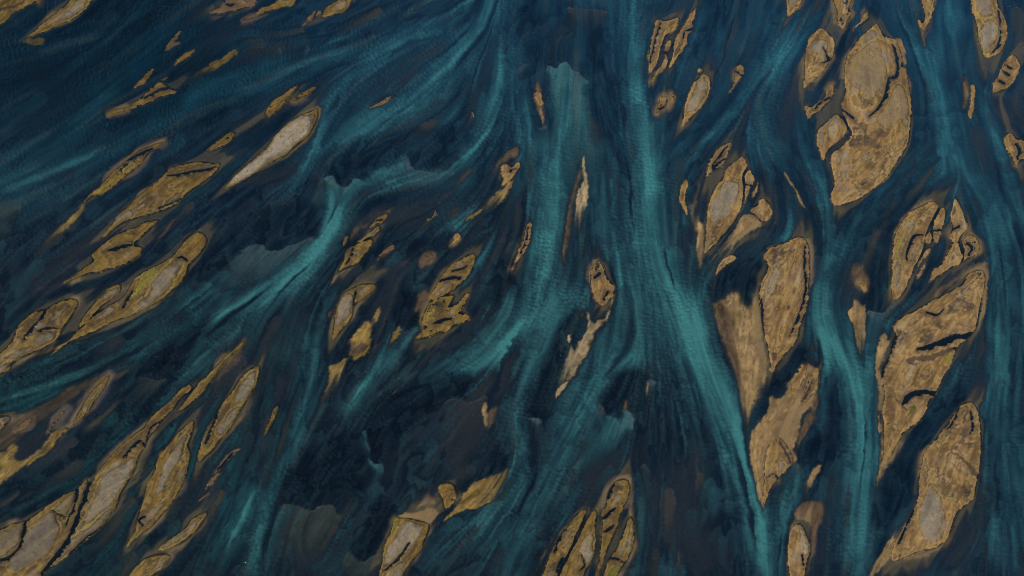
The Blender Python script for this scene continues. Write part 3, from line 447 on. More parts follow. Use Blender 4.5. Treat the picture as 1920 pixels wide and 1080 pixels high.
 ("little pronged tan crumb on the rim of a dark hollow near the centre",'b',4,.15,"816,393 822,401 815,408 808,412 800,415 802,404 805,410 812,404",[],[]),
 ("tiny tadpole-shaped islet above the striped grey lens of the centre",'t',2,.25,"858,437 862,441 860,449 852,456 844,461 850,450 853,440",[],[]),
 ("small brown triangle bar on the lower rim of the central dark hollow",'b',4,.2,"800,474 811,479 803,487 789,494 792,483",[],[]),
 ("striped lens with grey and golden bands near the centre of the delta",'g',2,.5,"888,477 890,490 882,507 872,522 858,535 845,545 828,555 810,563 805,558 811,546 818,535 825,522 835,508 850,495 868,486 878,480",[("silt_crust","864,488 872,492 866,503 856,505 856,494"),("silt_plate","852,522 846,536 830,550 816,556 822,542 836,528")],["826,526,1.2 846,520,2 862,520,1.6","848,508,.8 860,506,1 876,498,.8"]),
 ("ragged torn tan fan just below the striped grey-and-golden lens",'g',7,.3,"806,568 822,560 838,555 850,553 846,566 840,575 856,570 872,553 878,550 874,562 866,580 858,590 872,590 881,598 866,605 850,610 838,619 820,624 800,632 778,635 790,622 800,612 789,608 795,595 800,580",[("algae_fringe","812,584 808,592 800,598 803,588")],["812,608,1 830,600,2 846,596,1"]),
 ("egg-shaped grey crusted bar with a golden shoulder, left of the bronze shoal",'g',2.5,.55,"690,532 703,535 698,546 690,553 678,562 667,568 661,580 658,595 650,608 640,618 632,628 624,637 625,620 628,605 630,585 633,568 642,552 655,544 668,538 680,533",[("silt_crust","652,549 660,556 661,570 655,588 645,602 635,613 630,608 632,590 634,570 642,556")],["667,545,1 664,560,1.3 662,572,.9"]),
 ("thin ragged golden crest along the lower rim of the bronze shoal left of centre",'g',5,.2,"696,645 692,655 686,663 676,669 662,672 672,666 682,657",[],[]),
 ("dark bowl-shaped islet with tan specks inside a curved blue current, upper centre",'t',3,.25,"941,312 950,307 960,315 966,310 973,304 976,312 966,326 958,336 948,345 941,349 944,336 940,325",[],["958,320,2 966,318,1.5"]),
 ("upright tan sliver with a ragged right side left of the central grey-teal stream",'t',4,.35,"994,416 997,421 995,438 990,455 984,470 976,480 968,492 960,503 966,490 972,470 980,455 984,436 988,420",[],["990,425,.8 985,455,1 976,474,.8"]),
 ("tan horn-shaped bar with a curving pointed head where two turquoise streams meet",'t',5,.4,"1123,489 1131,500 1136,516 1143,528 1151,538 1148,552 1141,562 1133,572 1125,573 1118,565 1112,552 1108,537 1107,520 1110,505 1118,493",[],["1132,560,.9 1140,545,1.2","1114,520,.8 1124,512,1"]),
 ("bright bare sand crest low on the narrow tan shoal below the horn-shaped bar",'p',3,.15,"1066,716 1060,728 1050,738 1043,748 1042,742 1046,730 1056,720",[],[]),
 ("small bright sand hump on the pale submerged streak in the central stream",'p',2,.12,"1091,366 1089,373 1083,379 1085,371",[],[]),
 ("narrow bitten bar right of the main turquoise current, left of the grey-hearted lens",'t',3.5,.35,"1288,335 1290,346 1286,360 1285,375 1289,394 1287,402 1280,388 1273,372 1276,352 1282,341",[],[]),
 ("streaky flame-shaped bar above the grey-hearted lens",'t',4,.4,"1371,267 1366,278 1362,295 1355,308 1345,315 1335,320 1325,329 1328,312 1332,300 1338,288 1345,278 1360,270",[],["1364,274,.8 1350,290,1.3 1336,312,.9","1358,298,.8 1346,306,1.4 1336,316,.8"]),
 ("grey-hearted lens with a golden crack and a tapering tip, right of the main turquoise current",'t',1.8,.65,"1392,293 1398,304 1400,312 1394,325 1392,335 1393,350 1393,370 1390,388 1383,403 1375,418 1365,432 1350,448 1338,460 1325,473 1321,476 1322,455 1324,430 1326,405 1328,385 1333,368 1342,350 1355,335 1362,318 1372,308 1383,300",
   [("silt_crust","1374,341 1385,348 1380,370 1372,390 1360,410 1345,421 1336,423 1332,405 1330,385 1338,368 1350,350 1362,341"),("silt_tail","1338,432 1336,442 1345,446 1334,458 1324,469 1325,448 1330,434"),("algae_fringe","1347,368 1348,390 1344,408 1338,420 1334,418 1340,402 1344,384")],["1386,405,.7 1368,428,1 1346,452,.8"]),
 ("small knobbly leaf islet with a tail, close right of the grey-hearted lens",'t',2.5,.35,"1405,319 1412,330 1414,338 1408,350 1402,365 1397,382 1397,360 1397,340 1396,328",[],["1398,346,.8 1408,348,1"]),
 ("tiny thin sliver at the far side of the knobbly leaf islet",'t',2.5,.2,"1421,342 1420,355 1412,371 1413,360 1417,348",[],[]),
 ("blocky tan bar with crinkled edges at the head of a fan of pale sand",'t',3.5,.4,"1428,374 1437,376 1446,389 1447,402 1439,411 1429,416 1417,409 1408,399 1410,390 1421,385",[],["1408,399,.8 1420,408,1.2 1428,416,.8"]),
 ("small curved brown bar below the tip of the grey-hearted lens",'t',3,.25,"1371,479 1381,484 1372,492 1360,497 1350,506 1341,516 1347,498 1357,485",[],[]),
 ("tall tan bar shaped like a torn feather, with brown submerged sand along its left side",'t',4,.5,"1500,444 1510,451 1516,470 1517,500 1516,540 1513,565 1508,588 1500,608 1492,640 1475,660 1462,678 1453,690 1447,700 1445,675 1440,650 1432,620 1427,585 1424,560 1426,540 1430,522 1438,510 1439,492 1432,480 1445,465 1460,460 1475,454 1486,447",[("silt_crust","1456,500 1462,512 1456,530 1448,546 1442,552 1442,532 1446,514")],["1510,460,1 1508,500,1.2 1510,540,1.2 1502,580,1.2 1480,630,1","1428,560,.8 1430,600,1 1427,630,.8"]),
 ("broken tan flake bar with dark hollows, on the pale shoal below the torn-feather bar",'t',6,.25,"1505,685 1512,694 1506,712 1500,726 1490,738 1482,742 1486,728 1482,716 1492,704",[],[]),
 ("ragged dark-rimmed edge bar on the right side of the same pale shoal",'t',6,.25,"1530,690 1535,706 1532,728 1522,740 1510,755 1500,765 1504,745 1514,725 1520,705",[],["1524,712,1 1514,735,1.5 1505,752,1"]),
 ("rounded dark-outlined bar with golden flecks, above the upright white-rimmed golden bar",'t',4,.4,"1455,819 1465,824 1478,840 1485,858 1484,872 1472,884 1462,893 1452,904 1442,920 1433,950 1431,928 1433,900 1435,870 1440,842 1447,826",[("silt_patch","1462,866 1470,872 1464,886 1458,884")],["1462,828,.8 1474,848,1.2 1482,868,.9","1438,896,.8 1450,888,1.2 1458,896,.8"]),
 ("upright golden bar with a white rim, at the bottom edge right of the main current",'t',2.5,.45,"1500,984 1508,994 1515,1014 1518,1034 1512,1055 1509,1078 1500,1110 1486,1110 1480,1070 1477,1040 1480,1010 1484,994 1491,985",[("silt_edge","1502,986 1509,998 1516,1018 1516,1034 1510,1038 1506,1018 1500,1000")],["1508,1060,.8 1504,1040,1.1"]),
 ("small tan peg islet in the brown hollow left of the yellow-edged bar",'t',4,.25,"1611,528 1620,528 1626,541 1623,549 1613,539",[],[]),
 ("leaf bar with a white blade edged in bright yellow, right of centre",'t',3,.55,"1752,379 1757,390 1751,405 1745,420 1739,435 1734,450 1732,465 1726,480 1716,500 1709,515 1702,530 1696,545 1688,558 1676,562 1672,550 1672,520 1674,490 1675,465 1678,440 1690,420 1705,400 1722,390 1740,382",
   [("silt_crust","1711,410 1716,418 1712,432 1703,448 1696,465 1691,480 1684,486 1685,474 1692,456 1700,436 1705,416"),("algae_fringe","1706,414 1702,430 1693,448 1685,468 1681,484 1678,476 1684,456 1694,434"),("silt_plate","1730,456 1724,470 1716,484 1709,490 1712,474 1720,460"),("silt_patch","1684,492 1688,506 1682,530 1676,540 1676,510")],["1730,440,.8 1712,445,1.2 1700,478,1 1704,490,.8"]),
 ("slim rounded bar wedged between dark creeks right of the yellow-edged leaf bar",'t',3,.35,"1765,391 1772,395 1771,415 1763,440 1757,454 1750,444 1750,425 1755,408",[],["1750,434,1 1762,430,1.2"]),
 ("small egg-shaped islet tucked under the right side of the yellow-edged leaf bar",'t',2.5,.25,"1744,434 1749,444 1743,455 1736,456 1736,445",[],[]),
 ("tall flame-shaped tan bar at the top of the right-hand cluster beside the wide blue current",'t',3,.45,"1791,373 1800,385 1808,405 1815,424 1810,434 1800,444 1795,456 1787,452 1782,444 1787,425 1783,410 1785,390",[],["1786,430,.8 1798,424,1"]),
 ("rounded triangular bar at the right side of the cluster, beside the wide blue current",'t',3,.4,"1820,440 1832,450 1836,465 1829,478 1815,483 1807,489 1808,470 1804,455 1810,445",[],["1812,455,.8 1822,465,1.1 1816,478,.8"]),
 ("slanting brown bar with a ragged underside in the middle of the right-hand cluster",'t',4,.4,"1796,454 1801,470 1806,482 1799,494 1785,500 1770,510 1756,518 1743,527 1751,508 1765,495 1775,480 1783,464",[],[]),
 ("narrow broken tan streak in the dark gap left of the slanting brown bar",'t',4,.25,"1746,465 1740,478 1728,490 1722,500 1728,482 1738,468",[],[]),
 ("smaller tan streak further down the same dark gap",'t',4,.2,"1736,494 1729,510 1719,524 1724,508",[],[]),
 ("great torn tan bar with dark bays and feathery edges in the right-hand lower half",'t',5,.5,"1840,505 1847,520 1844,545 1838,570 1833,600 1825,624 1812,636 1800,644 1792,656 1787,672 1779,690 1769,706 1761,725 1754,740 1744,750 1739,762 1734,776 1724,790 1708,800 1695,809 1685,826 1678,840 1668,856 1660,868 1656,850 1657,820 1656,790 1654,770 1658,745 1656,725 1653,708 1657,690 1664,674 1673,656 1671,645 1680,630 1674,612 1690,596 1710,586 1730,575 1755,562 1775,550 1795,540 1806,530 1820,512",
   [("algae_fringe","1783,660 1786,670 1776,682 1766,684 1770,670"),("silt_patch","1696,724 1698,732 1692,744 1684,748 1686,736"),("algae_patch","1712,756 1718,768 1706,782 1696,790 1700,772"),("silt_edge","1694,622 1688,636 1682,650 1678,648 1684,634")],
   ["1830,628,6 1808,631,5.5 1790,634,5 1770,640,4.5 1745,648,4 1722,654,2.5","1824,662,7 1804,657,6.5 1786,654,6 1760,664,6 1735,672,8 1712,676,8 1700,674,4","1764,740,5 1748,737,4 1730,734,3.5 1712,738,4 1700,746,4 1694,756,2","1680,632,2 1672,652,2.5 1663,676,2.5 1654,704,2.5","1700,770,1 1690,758,2.5 1680,748,1.5","1738,585,1 1760,590,2 1770,580,1"]),
 ("big teardrop bar holding a smooth grey oval edged with yellow, bottom right",'t',4,.6,"1822,754 1830,764 1836,785 1839,810 1839,840 1838,870 1833,895 1828,915 1825,933 1812,945 1800,956 1790,970 1785,985 1780,1004 1770,1016 1755,1026 1735,1031 1715,1037 1695,1046 1672,1050 1676,1020 1686,1000 1696,984 1706,965 1713,955 1721,935 1723,900 1726,880 1731,855 1741,836 1755,824 1765,810 1778,794 1790,775 1806,759",
   [("silt_crust","1745,906 1755,920 1764,935 1770,960 1772,985 1762,1005 1750,1018 1736,1014 1727,1000 1722,980 1724,952 1731,935 1738,920"),("algae_fringe","1737,938 1732,948 1728,960 1729,978 1734,994 1728,994 1723,976 1724,956 1730,942"),("silt_patch","1738,868 1736,880 1728,892 1727,880")],
   ["1783,848,2 1800,858,4 1815,872,5 1828,888,5 1846,900,6","1820,770,1 1824,800,2 1818,815,1.5","1800,760,1 1790,785,1.5 1776,805,1.2","1712,955,.8 1700,985,1.2 1684,1020,1"]),
 ("golden feather-shaped bar with a dark slit, leftmost at the bottom centre pair",'g',3,.5,"1100,956 1096,970 1089,985 1081,1000 1075,1016 1066,1035 1056,1050 1049,1065 1038,1110 1002,1115 1020,1070 1030,1045 1040,1022 1055,1000 1066,984 1078,970 1092,958",[("silt_patch","1090,964 1084,976 1072,986 1064,988 1076,974")],["1062,990,1.2 1050,1010,1.5 1040,1035,1.2","1056,1045,1 1048,1060,3 1044,1072,1"]),
 ("golden bar with a grey wing joined closely to the leftmost bottom feather bar",'g',2.5,.5,"1115,957 1118,966 1116,985 1117,1010 1113,1035 1106,1055 1096,1072 1082,1110 1040,1112 1051,1075 1063,1050 1073,1030 1086,1005 1096,985 1104,970",[("silt_crust","1111,992 1114,1010 1110,1038 1101,1057 1092,1055 1092,1036 1082,1034 1092,1014 1105,996")],["1090,1040,.8 1096,1058,1.2 1086,1070,.8"]),
 ("dark-veined tall bar whose tip stands highest in the bottom centre pair",'g',4,.5,"1175,899 1180,906 1180,920 1178,934 1171,945 1166,956 1161,970 1158,985 1151,1000 1141,1020 1134,1040 1128,1060 1123,1080 1115,1110 1110,1110 1122,1060 1126,1030 1128,1000 1130,975 1129,960 1136,950 1140,930 1145,916 1155,905 1165,899",[("silt_patch","1164,928 1158,942 1150,950 1148,940 1156,930")],["1154,906,1 1144,924,2 1140,936,1.6","1156,952,.8 1142,962,2 1132,972,1.6","1154,984,.8 1140,992,1.6 1132,998,1"]),
 ("crescent bar with a whitish outer rim, right part of the bottom centre pair",'g',3,.5,"1184,971 1188,985 1189,1010 1184,1034 1174,1050 1166,1060 1156,1080 1148,1110 1122,1112 1134,1072 1145,1045 1156,1030 1166,1010 1173,990 1178,978",[("silt_crust","1183,976 1187,990 1187,1010 1182,1032 1174,1044 1176,1020 1180,998"),("algae_patch","1160,1062 1152,1078 1140,1084 1142,1070")],["1144,1046,1 1158,1048,1.5 1170,1056,1"]),
 ("spearhead bar with a grey veined face and golden creases at the bottom left of centre",'g',2,.55,"742,971 755,972 776,975 800,981 803,990 796,1010 788,1030 776,1046 766,1060 756,1076 745,1110 702,1112 712,1075 716,1055 718,1035 725,1015 735,992 736,980",[("silt_crust","757,976 775,978 797,985 791,1003 784,1014 769,1029 750,1045 735,1058 719,1062 721,1045 726,1030 741,1004"),("silt_plate","781,1028 766,1054 752,1078 738,1100 722,1100 744,1062 764,1041"),("algae_patch","752,974 744,990 730,1008 727,1004 736,986 742,975")],["768,1018,.8 756,1036,1.4 738,1056,1.2 722,1070,.8"]),
 ("small tan stump rising at the left end of the pale scalloped shoal, bottom centre",'g',2.5,.2,"823,910 834,907 846,908 850,912 853,920 857,930 850,944 838,955 834,946 828,930 822,920",[],[]),
]
# ------------------------------------------------------------------ direction of flow, then streaks along and across it
def flow_field():
    S = 10
    u = np.arange(X0, X1+S, S); v = np.arange(Y0, Y1+S, S); U, V = np.meshgrid(u, v)
    px, py, c2, s2, wt = [], [], [], [], []
    for src, ww in ((CUR, 1.), (DIRS, 1.3), (SHAL, .4)):
        for e in src:
            st = e if isinstance(e, str) else e[-1]
            P = smooth_open([p[:2] for p in pts(st)], 14.)
            d = np.diff(P, axis=0); a = np.arctan2(d[:, 1], d[:, 0]); m = .5*(P[1:]+P[:-1])
            px += list(m[:, 0]); py += list(m[:, 1]); c2 += list(np.cos(2*a)); s2 += list(np.sin(2*a)); wt += [ww]*len(a)
    px, py, c2, s2, wt = [np.array(q, f32) for q in (px, py, c2, s2, wt)]
    C = np.zeros(U.shape, f32); D = np.zeros(U.shape, f32)
    for k in range(U.shape[0]):
        w_ = wt/((U[k][:, None]-px)**2+(V[k][:, None]-py)**2+14.**2)**1.5
        C[k] = w_@c2; D[k] = w_@s2
    a = .5*np.arctan2(D, C)
    # up to full size through the double angle
    ii = np.clip((gx-X0)/S, 0, len(u)-1.001); jj = np.clip((gy-Y0)/S, 0, len(v)-1.001)
    i = ii.astype(int); j = jj.astype(int); fa = (ii-i)[None, :]; fb = (jj-j)[:, None]
    def up(F): return (F[np.ix_(j, i)]*(1-fa)+F[np.ix_(j, i+1)]*fa)*(1-fb)+(F[np.ix_(j+1, i)]*(1-fa)+F[np.ix_(j+1, i+1)]*fa)*fb
    return (.5*np.arctan2(up(np.sin(2*a)), up(np.cos(2*a)))).astype(f32)
ANG = flow_field() + .10*fbm(60, 71, 2)
DX, DY = np.cos(ANG), np.sin(ANG)
def lic(N, dx, dy, steps, h=1.0):
    """average the noise N along the direction field (both ways)"""
    acc = N.copy(); n = 1
    I, J = np.meshgrid(np.arange(NX, dtype=f32), np.arange(NY, dtype=f32))
    for sgn in (1., -1.):
        x, y = I.copy(), J.copy(); lx, ly = dx*sgn, dy*sgn
        for k in range(steps):
            x += lx*h; y += ly*h
            i = np.clip(x+.5, 0, NX-1).astype(np.int32); j = np.clip(y+.5, 0, NY-1).astype(np.int32)
            ax, ay = dx[j, i], dy[j, i]
            s = np.where(ax*lx+ay*ly < 0, -1, 1).astype(f32)
            lx, ly = ax*s, ay*s
            acc += N[j, i]; n += 1
    return acc/n
def unit(F):
    F = F-box_blur(F, 60); return np.clip(F/(2.2*F.std()), -1.6, 1.6).astype(f32)
W0 = rng.uniform(-1, 1, (NY, NX)).astype(f32)
W1 = box_blur(rng.uniform(-1, 1, (NY, NX)).astype(f32), 1)
W2 = box_blur(box_blur(rng.uniform(-1, 1, (NY, NX)).astype(f32), 3), 2)
W3 = box_blur(box_blur(rng.uniform(-1, 1, (NY, NX)).astype(f32), 9), 6)
FINE = unit(lic(W0, DX, DY, 14))                     # hair-thin streaks
STRK = unit(lic(W1, DX, DY, 34, 1.3))                # thin long streaks
BAND = unit(lic(W2, DX, DY, 44, 1.8))                # wider bands
WIDE = unit(lic(W3, DX, DY, 30, 4.0))                # broad drifts
ACR = np.stack([np.cos(ANG+1.25), np.sin(ANG+1.25)])
RILL = unit(lic(W1, ACR[0], ACR[1], 7, 1.2))         # short rills running off the bars
MIDW = unit(lic(W2, DX, DY, 22, 1.6))
WV = box_blur(W0, 1)-box_blur(W0, 3)
RR = box_blur(rng.uniform(-1, 1, (NY, NX)).astype(f32), 1)
RIP = unit(.35*unit(lic(RR-box_blur(RR, 3), -DY, DX, 3, 1.0))+.8*unit(RR-box_blur(RR, 3)))   # ripple crests across the flow
# ------------------------------------------------------------------ lay out river bed and water
depth = (1.35+.55*fbm(160, 5, 3)+.32*WIDE+.25*BAND+.08*STRK).astype(f32)
bed = np.empty((NY, NX, 3), f32)
mixb = np.clip(.5+.5*fbm(120, 41, 3)+.25*BAND, 0, 1)[..., None]
bed[:] = lerp(np.array((.028, .032, .050)), np.array((.092, .070, .068)), mixb)
silt = np.clip(.21+.11*WIDE+.085*BAND+.02*STRK+.07*MIDW+.10*fbm(200, 51, 3), .04, 1).astype(f32)
def blend(F, wn, m, val):
    F[wn] = F[wn]*(1-m)+val*m
PATCH = fbm(26, 301, 3); PATCH2 = fbm(15, 331, 3); GRN = fbm(40, 361, 3); FN = fbm(5, 391, 2)
KX, KY = GX+5*PATCH2+4*BAND, GY+5*GRN
MID = unit(lic(W2, DX, DY, 13, 1.5)); MIDF = unit(lic(W1, DX, DY, 12, 1.2))
CRK = (.22*MID+.30*fbm(24, 411, 3, KX, KY)+.07*MIDF).astype(f32); CRK2 = fbm(10, 431, 3, KX+30*WX, KY+30*WY*.2)
SOFTN = fbm(60, 451, 2)
GRAIN = unit(W0+.6*W1/W1.std()*W0.std())
PATCHS = fbm(14, 511, 2)
# big soft drifts of very shallow brown sand
LEDGE = (1.15*fbm(120, 541, 4, GX+14*BAND, GY+14*MIDW)+.20*BAND+.06*MIDW)*2.1
LEDGE = LEDGE-np.floor(LEDGE)                                   # stepped, lobed sheets of bed sand: gentle on one side, a crisp lip on the other
lg = (sstep(0, .9, LEDGE)*sstep(1.0, .975, LEDGE))
calm = 1-.7*sstep(760, 250, GX)*sstep(560, 200, GY)
silt = np.clip(silt+.17*calm*(lg-.38), .03, 1).astype(f32)
depth = (depth*(1.12-.62*lg)).astype(f32)
bed = (bed*(.75+.75*lg)[..., None]).astype(f32)
sh_w = np.zeros((NY, NX), f32); PATCHW = fbm(45, 521, 3)
for dpt, s in SHAL:
    P = smooth_open(pts(s), 8.); wn = window(P, 90)
    q, sd_, al = stroke_field(P, UXL[wn], UYL[wn])
    m = sstep(1.5, .25, q+.45*BAND[wn]+.12*STRK[wn]+.35*PATCHW[wn])*sstep(0, .15, al+.08)*sstep(1, .85, al-.08)
    blend(depth, wn, m*.85, dpt*.8)
    blend(bed, wn, (m*.9)[..., None], lerp(np.array((.058, .052, .068)), np.array((.150, .110, .084)), np.clip(.42+.22*STRK[wn]+.35*BAND[wn]+.3*PATCHW[wn], 0, 1)[..., None]))
    blend(silt, wn, m*.6, .06)
    sh_w[wn] = np.maximum(sh_w[wn], m)
# silt laden currents
rip = np.full((NY, NX), .6, f32)
for amp, side, s in CUR:
    P = smooth_open(pts(s), 8.); P[:, 2] *= 1.3; wn = window(P, 170)
    q, sd_, al = stroke_field(P, UXL[wn], UYL[wn])
    q = np.abs(q+.13*BAND[wn]+.05*STRK[wn]*np.clip(q, 0, 1.2)+.14*WIDE[wn])
    core = np.exp(-(q/.50)**2); skirt = np.exp(-(q/1.12)**2)
    if side in (-1, 1): core = core*np.where(sd_ == side, sstep(1.05, .9, q), 1); skirt = np.where(sd_ == side, core, skirt)
    ends = sstep(0, .16, al+.02)*sstep(1, .80, al-.02) if side != 2 else sstep(0, .08, al+.02)*sstep(1, .30, al)
    val = .80*amp*(.48*core+.52*skirt)*ends*(1+.10*STRK[wn]+.20*BAND[wn]+.15*WIDE[wn]+.02*FINE[wn])
    silt[wn] = np.clip(silt[wn]+val*(1-.55*silt[wn]), 0, 1.15)
    m = skirt*ends*min(1, amp*1.6)
    depth[wn] = depth[wn]*(1-m*.5)+.9*m*.5
    rip[wn] = np.maximum(rip[wn], 1.0*np.exp(-((q-.9)/.6)**2)*ends)
# the many thin strands that split off and rejoin between them
r2 = np.random.default_rng(77)
for k in range(720):
    x, y = r2.uniform(-40, 1960), r2.uniform(-40, 1120)
    L = int(r2.uniform(8, 30)); wd = r2.uniform(1.4, 5.0)*(1 if k % 4 else 2.2); P = [(x, y)]; px_, py_ = 0., 0.
    for q in range(L):
        i = int(np.clip((x-X0)/ST, 0, NX-1)); j = int(np.clip((y-Y0)/ST, 0, NY-1)); a, b = DX[j, i], DY[j, i]
        if px_*a+py_*b < 0: a, b = -a, -b
        px_, py_ = a, b; x += 9*a; y += 9*b; P.append((x, y))
    n = len(P); P = np.array([(p[0], p[1], wd*(.35+1.3*math.sin(math.pi*(i+.5)/n))) for i, p in enumerate(P)], f32)
    wn = window(P, 26); q, sd_, al = stroke_field(P, UX[wn], UY[wn])
    if x < 620 and y < 400 and k % 6: continue
    q = np.abs(q+.40*PATCHS[wn]+.15*BAND[wn]+.25*PATCHW[wn])
    m = np.exp(-q**2); sh_ = r2.integers(3)
    if sh_ < 2: m = np.where(sd_ == (1 if sh_ else -1), sstep(.75, .5, q+.15*PATCHS[wn]), m)
    m = m*sstep(0, .3, al)*sstep(1, .7, al); t_ = r2.random()
    if t_ < .42: silt[wn] = np.clip(silt[wn]+m*r2.uniform(.12, .34)*(1-.6*silt[wn]), 0, 1.1)
    elif t_ < .62: blend(silt, wn, m*.75, .06); blend(depth, wn, m*.6, 1.9)
    else:
        m = m*sstep(.55, .3, silt[wn])
        blend(silt, wn, m*.55, .07); blend(depth, wn, m*.85, r2.uniform(.25, .6))
        blend(bed, wn, (m*.9)[..., None], np.array(((.13, .092, .078), (.10, .082, .086), (.17, .118, .07))[int(r2.integers(3))]))
# lobed fronts of drifting sand, blunt upstream, fading downstream
for k in range(230):
    x, y = r2.uniform(-20, 1940), r2.uniform(-20, 1100)
    L = int(r2.uniform(6, 18)); wd = r2.uniform(5, 17); P = [(x, y)]; px_, py_ = -.5, 1.
    for q in range(L):
        i = int(np.clip((x-X0)/ST, 0, NX-1)); j = int(np.clip((y-Y0)/ST, 0, NY-1)); a, b = DX[j, i], DY[j, i]
        if px_*a+py_*b < 0: a, b = -a, -b
        px_, py_ = a, b; x += 8*a; y += 8*b; P.append((x, y))
    n = len(P); P = np.array([(p[0], p[1], wd*(.8+.5*i/n)) for i, p in enumerate(P)], f32)
    wn = window(P, 30); q, sd_, al = stroke_field(P, UX[wn], UY[wn])
    e_ = q+.30*PATCHS[wn]+.10*RILL[wn]+.06*BAND[wn]
    m = lerp(sstep(1.04, .93, e_), sstep(1.25, .2, e_), sstep(.05, .5, al))*sstep(1, .15, al)
    c_ = r2.random(); m = m*lerp(1, .35, sstep(.3, .6, silt[wn]))
    blend(depth, wn, m*.9, .40)
    if c_ < .6: silt[wn] = np.clip(silt[wn]*(1-.3*m)+m*r2.uniform(.12, .32), 0, 1); blend(bed, wn, (m*.8)[..., None], np.array((.10, .10, .095)))
    else: blend(silt, wn, m*.6, .07); blend(bed, wn, (m*.95)[..., None], np.array(((.15, .105, .072), (.11, .088, .082), (.20, .14, .075))[int(r2.integers(3))])*(1+.3*BAND[wn]+.15*STRK[wn])[..., None])
    lip = np.exp(-((e_-.97)/.05)**2)*sstep(.30, .0, al)*.55
    blend(bed, wn, np.clip(lip, 0, 1)[..., None], np.array((.19, .17, .14))); blend(depth, wn, np.clip(lip, 0, 1), .15)
# hollows
for s in DEEP:
    P = smooth_closed(pts(s), 6.); wn = window(P, 40)
    d = sdf(P, UX[wn]+2*RILL[wn], UY[wn]+2*RILL[wn])
    m = sstep(-9, 9, d+4*BAND[wn])*lerp(.36, .66, sstep(60, 560, GY[wn]))
    blend(depth, wn, m, 2.2-1.2*lg[wn])
    blend(bed, wn, m[..., None], np.array((.016, .018, .024)))
    blend(silt, wn, m, .075+.05*WIDE[wn]+.045*BAND[wn]+.16*(lg[wn]-.35)+.03*MIDW[wn])
    blend(rip, wn, m, 1.25)
scol_x = np.zeros((NY, NX, 4), f32)       # extra colour carried by water over the sheets
for key, op, s, A, B in SHEET:
    P = smooth_closed(pts(s), 5.); wn = window(P, 50)
    d = sdf(P, UX[wn]+.7*RILL[wn], UY[wn]+.7*RILL[wn])+2.2*PATCHS[wn]
    (ax, ay), (bx, by) = pts(A)[0], pts(B)[0]
    t = ((GX[wn]-ax)*(bx-ax)+(GY[wn]-ay)*(by-ay))/((bx-ax)**2+(by-ay)**2)
    fade = sstep(1.02, .0, t+.10*STRK[wn]+.10*BAND[wn])
    gy_, gx_ = np.gradient(box_blur(d, 3)); L_ = math.hypot(bx-ax, by-ay)
    face = box_blur((gx_*(bx-ax)+gy_*(by-ay))/L_/ST, 3)                # only the upstream face of a sheet is a sharp drop
    edge = lerp(sstep(-7, 24, d), sstep(-1.2, 1.2, d), sstep(.05, .55, face)*sstep(.6, .15, t))
    m = edge*fade*op*np.clip(1+.2*STRK[wn]+.42*BAND[wn]+.06*FINE[wn]+.25*WIDE[wn]+.25*PATCHW[wn], .1, 1.4)
    col, al = SHEETC[key]; m = m*1.3
    blend(depth, wn, np.clip(edge*fade, 0, 1)*.9, .45)
    blend(bed, wn, (np.clip(m*1.2, 0, 1))[..., None], lerp(np.array(col)*1.05, np.array((.12, .095, .07)), np.clip(.25+.5*BAND[wn], 0, 1)[..., None]))
    keep = lerp(1., .4, sstep(.35, .65, silt[wn]))
    mm = np.clip(m, 0, 1)*keep
    for c in range(3): scol_x[wn][..., c] = lerp(scol_x[wn][..., c], col[c], np.clip(mm*1.5, 0, 1))
    scol_x[wn][..., 3] = np.maximum(scol_x[wn][..., 3]*(1-.3*mm), mm*al*1.5)
    lip = np.exp(-((d-1.3)/1.2)**2)*sstep(.45, .0, t)*op*sstep(.1, .6, face)           # pale sand lip where the sheet drops off
    blend(bed, wn, np.clip(lip, 0, 1)[..., None], np.array((.20, .18, .15)))
    blend(depth, wn, np.clip(lip*1.2, 0, 1), .12)
    for c, q_ in enumerate((.13, .16, .165)): scol_x[wn][..., c] = lerp(scol_x[wn][..., c], q_, np.clip(lip*.6, 0, 1))
    blend(rip, wn, edge*fade*.8, .12)
for e in SHOAL:
    key, dp, s = e[:3]; sft = key.endswith('s'); key = key[0]
    P = smooth_closed(pts(s), 5.); wn = window(P, 40)
    d = sdf(P, UX[wn]+1.2*RILL[wn], UY[wn]+1.2*RILL[wn])+1.8*STRK[wn]+1.2*PATCHS[wn]
    fade = 1.
    if len(e) > 3:
        (ax, ay), (bx, by) = pts(e[3])[0], pts(e[4])[0]
        t = ((GX[wn]-ax)*(bx-ax)+(GY[wn]-ay)*(by-ay))/((bx-ax)**2+(by-ay)**2)
        fade = sstep(1.03, .25, t+.14*STRK[wn]+.1*BAND[wn])
    soft = 13. if sft else 7. if key == 'b' else 2.6
    m = sstep(-soft*.6, soft, d)*fade
    col = np.array(SANDC[key])*(.95+.24*BAND[wn]+.08*STRK[wn]+.05*FINE[wn]+.25*PATCHS[wn]+.05*GRAIN[wn])[..., None]
    sw = 1.4*CRK[wn]+.6*BAND[wn]+.7*PATCH[wn]; sw = sw-np.floor(sw); sw = sw*sstep(1., .95, sw)
    col = col*np.clip(.62+.55*sw+.55*CRK[wn]+.25*PATCH2[wn], .35, 1.3)[..., None]
    vn = np.maximum(sstep(.10, .02, np.abs(BAND[wn]+.8*CRK[wn]-.15)), sstep(.035, .008, np.abs(CRK[wn]+.02)))*sstep(-.2, .25, PATCH2[wn])
    col = lerp(col, np.array((.070, .048, .034)), (vn*.6)[..., None])
    blend(bed, wn, m[..., None], col)
    blend(depth, wn, m, dp)
    blend(silt, wn, m*.92, .05)
    scol_x[wn][..., 3] *= (1-m*.9)
    blend(rip, wn, m, .04)
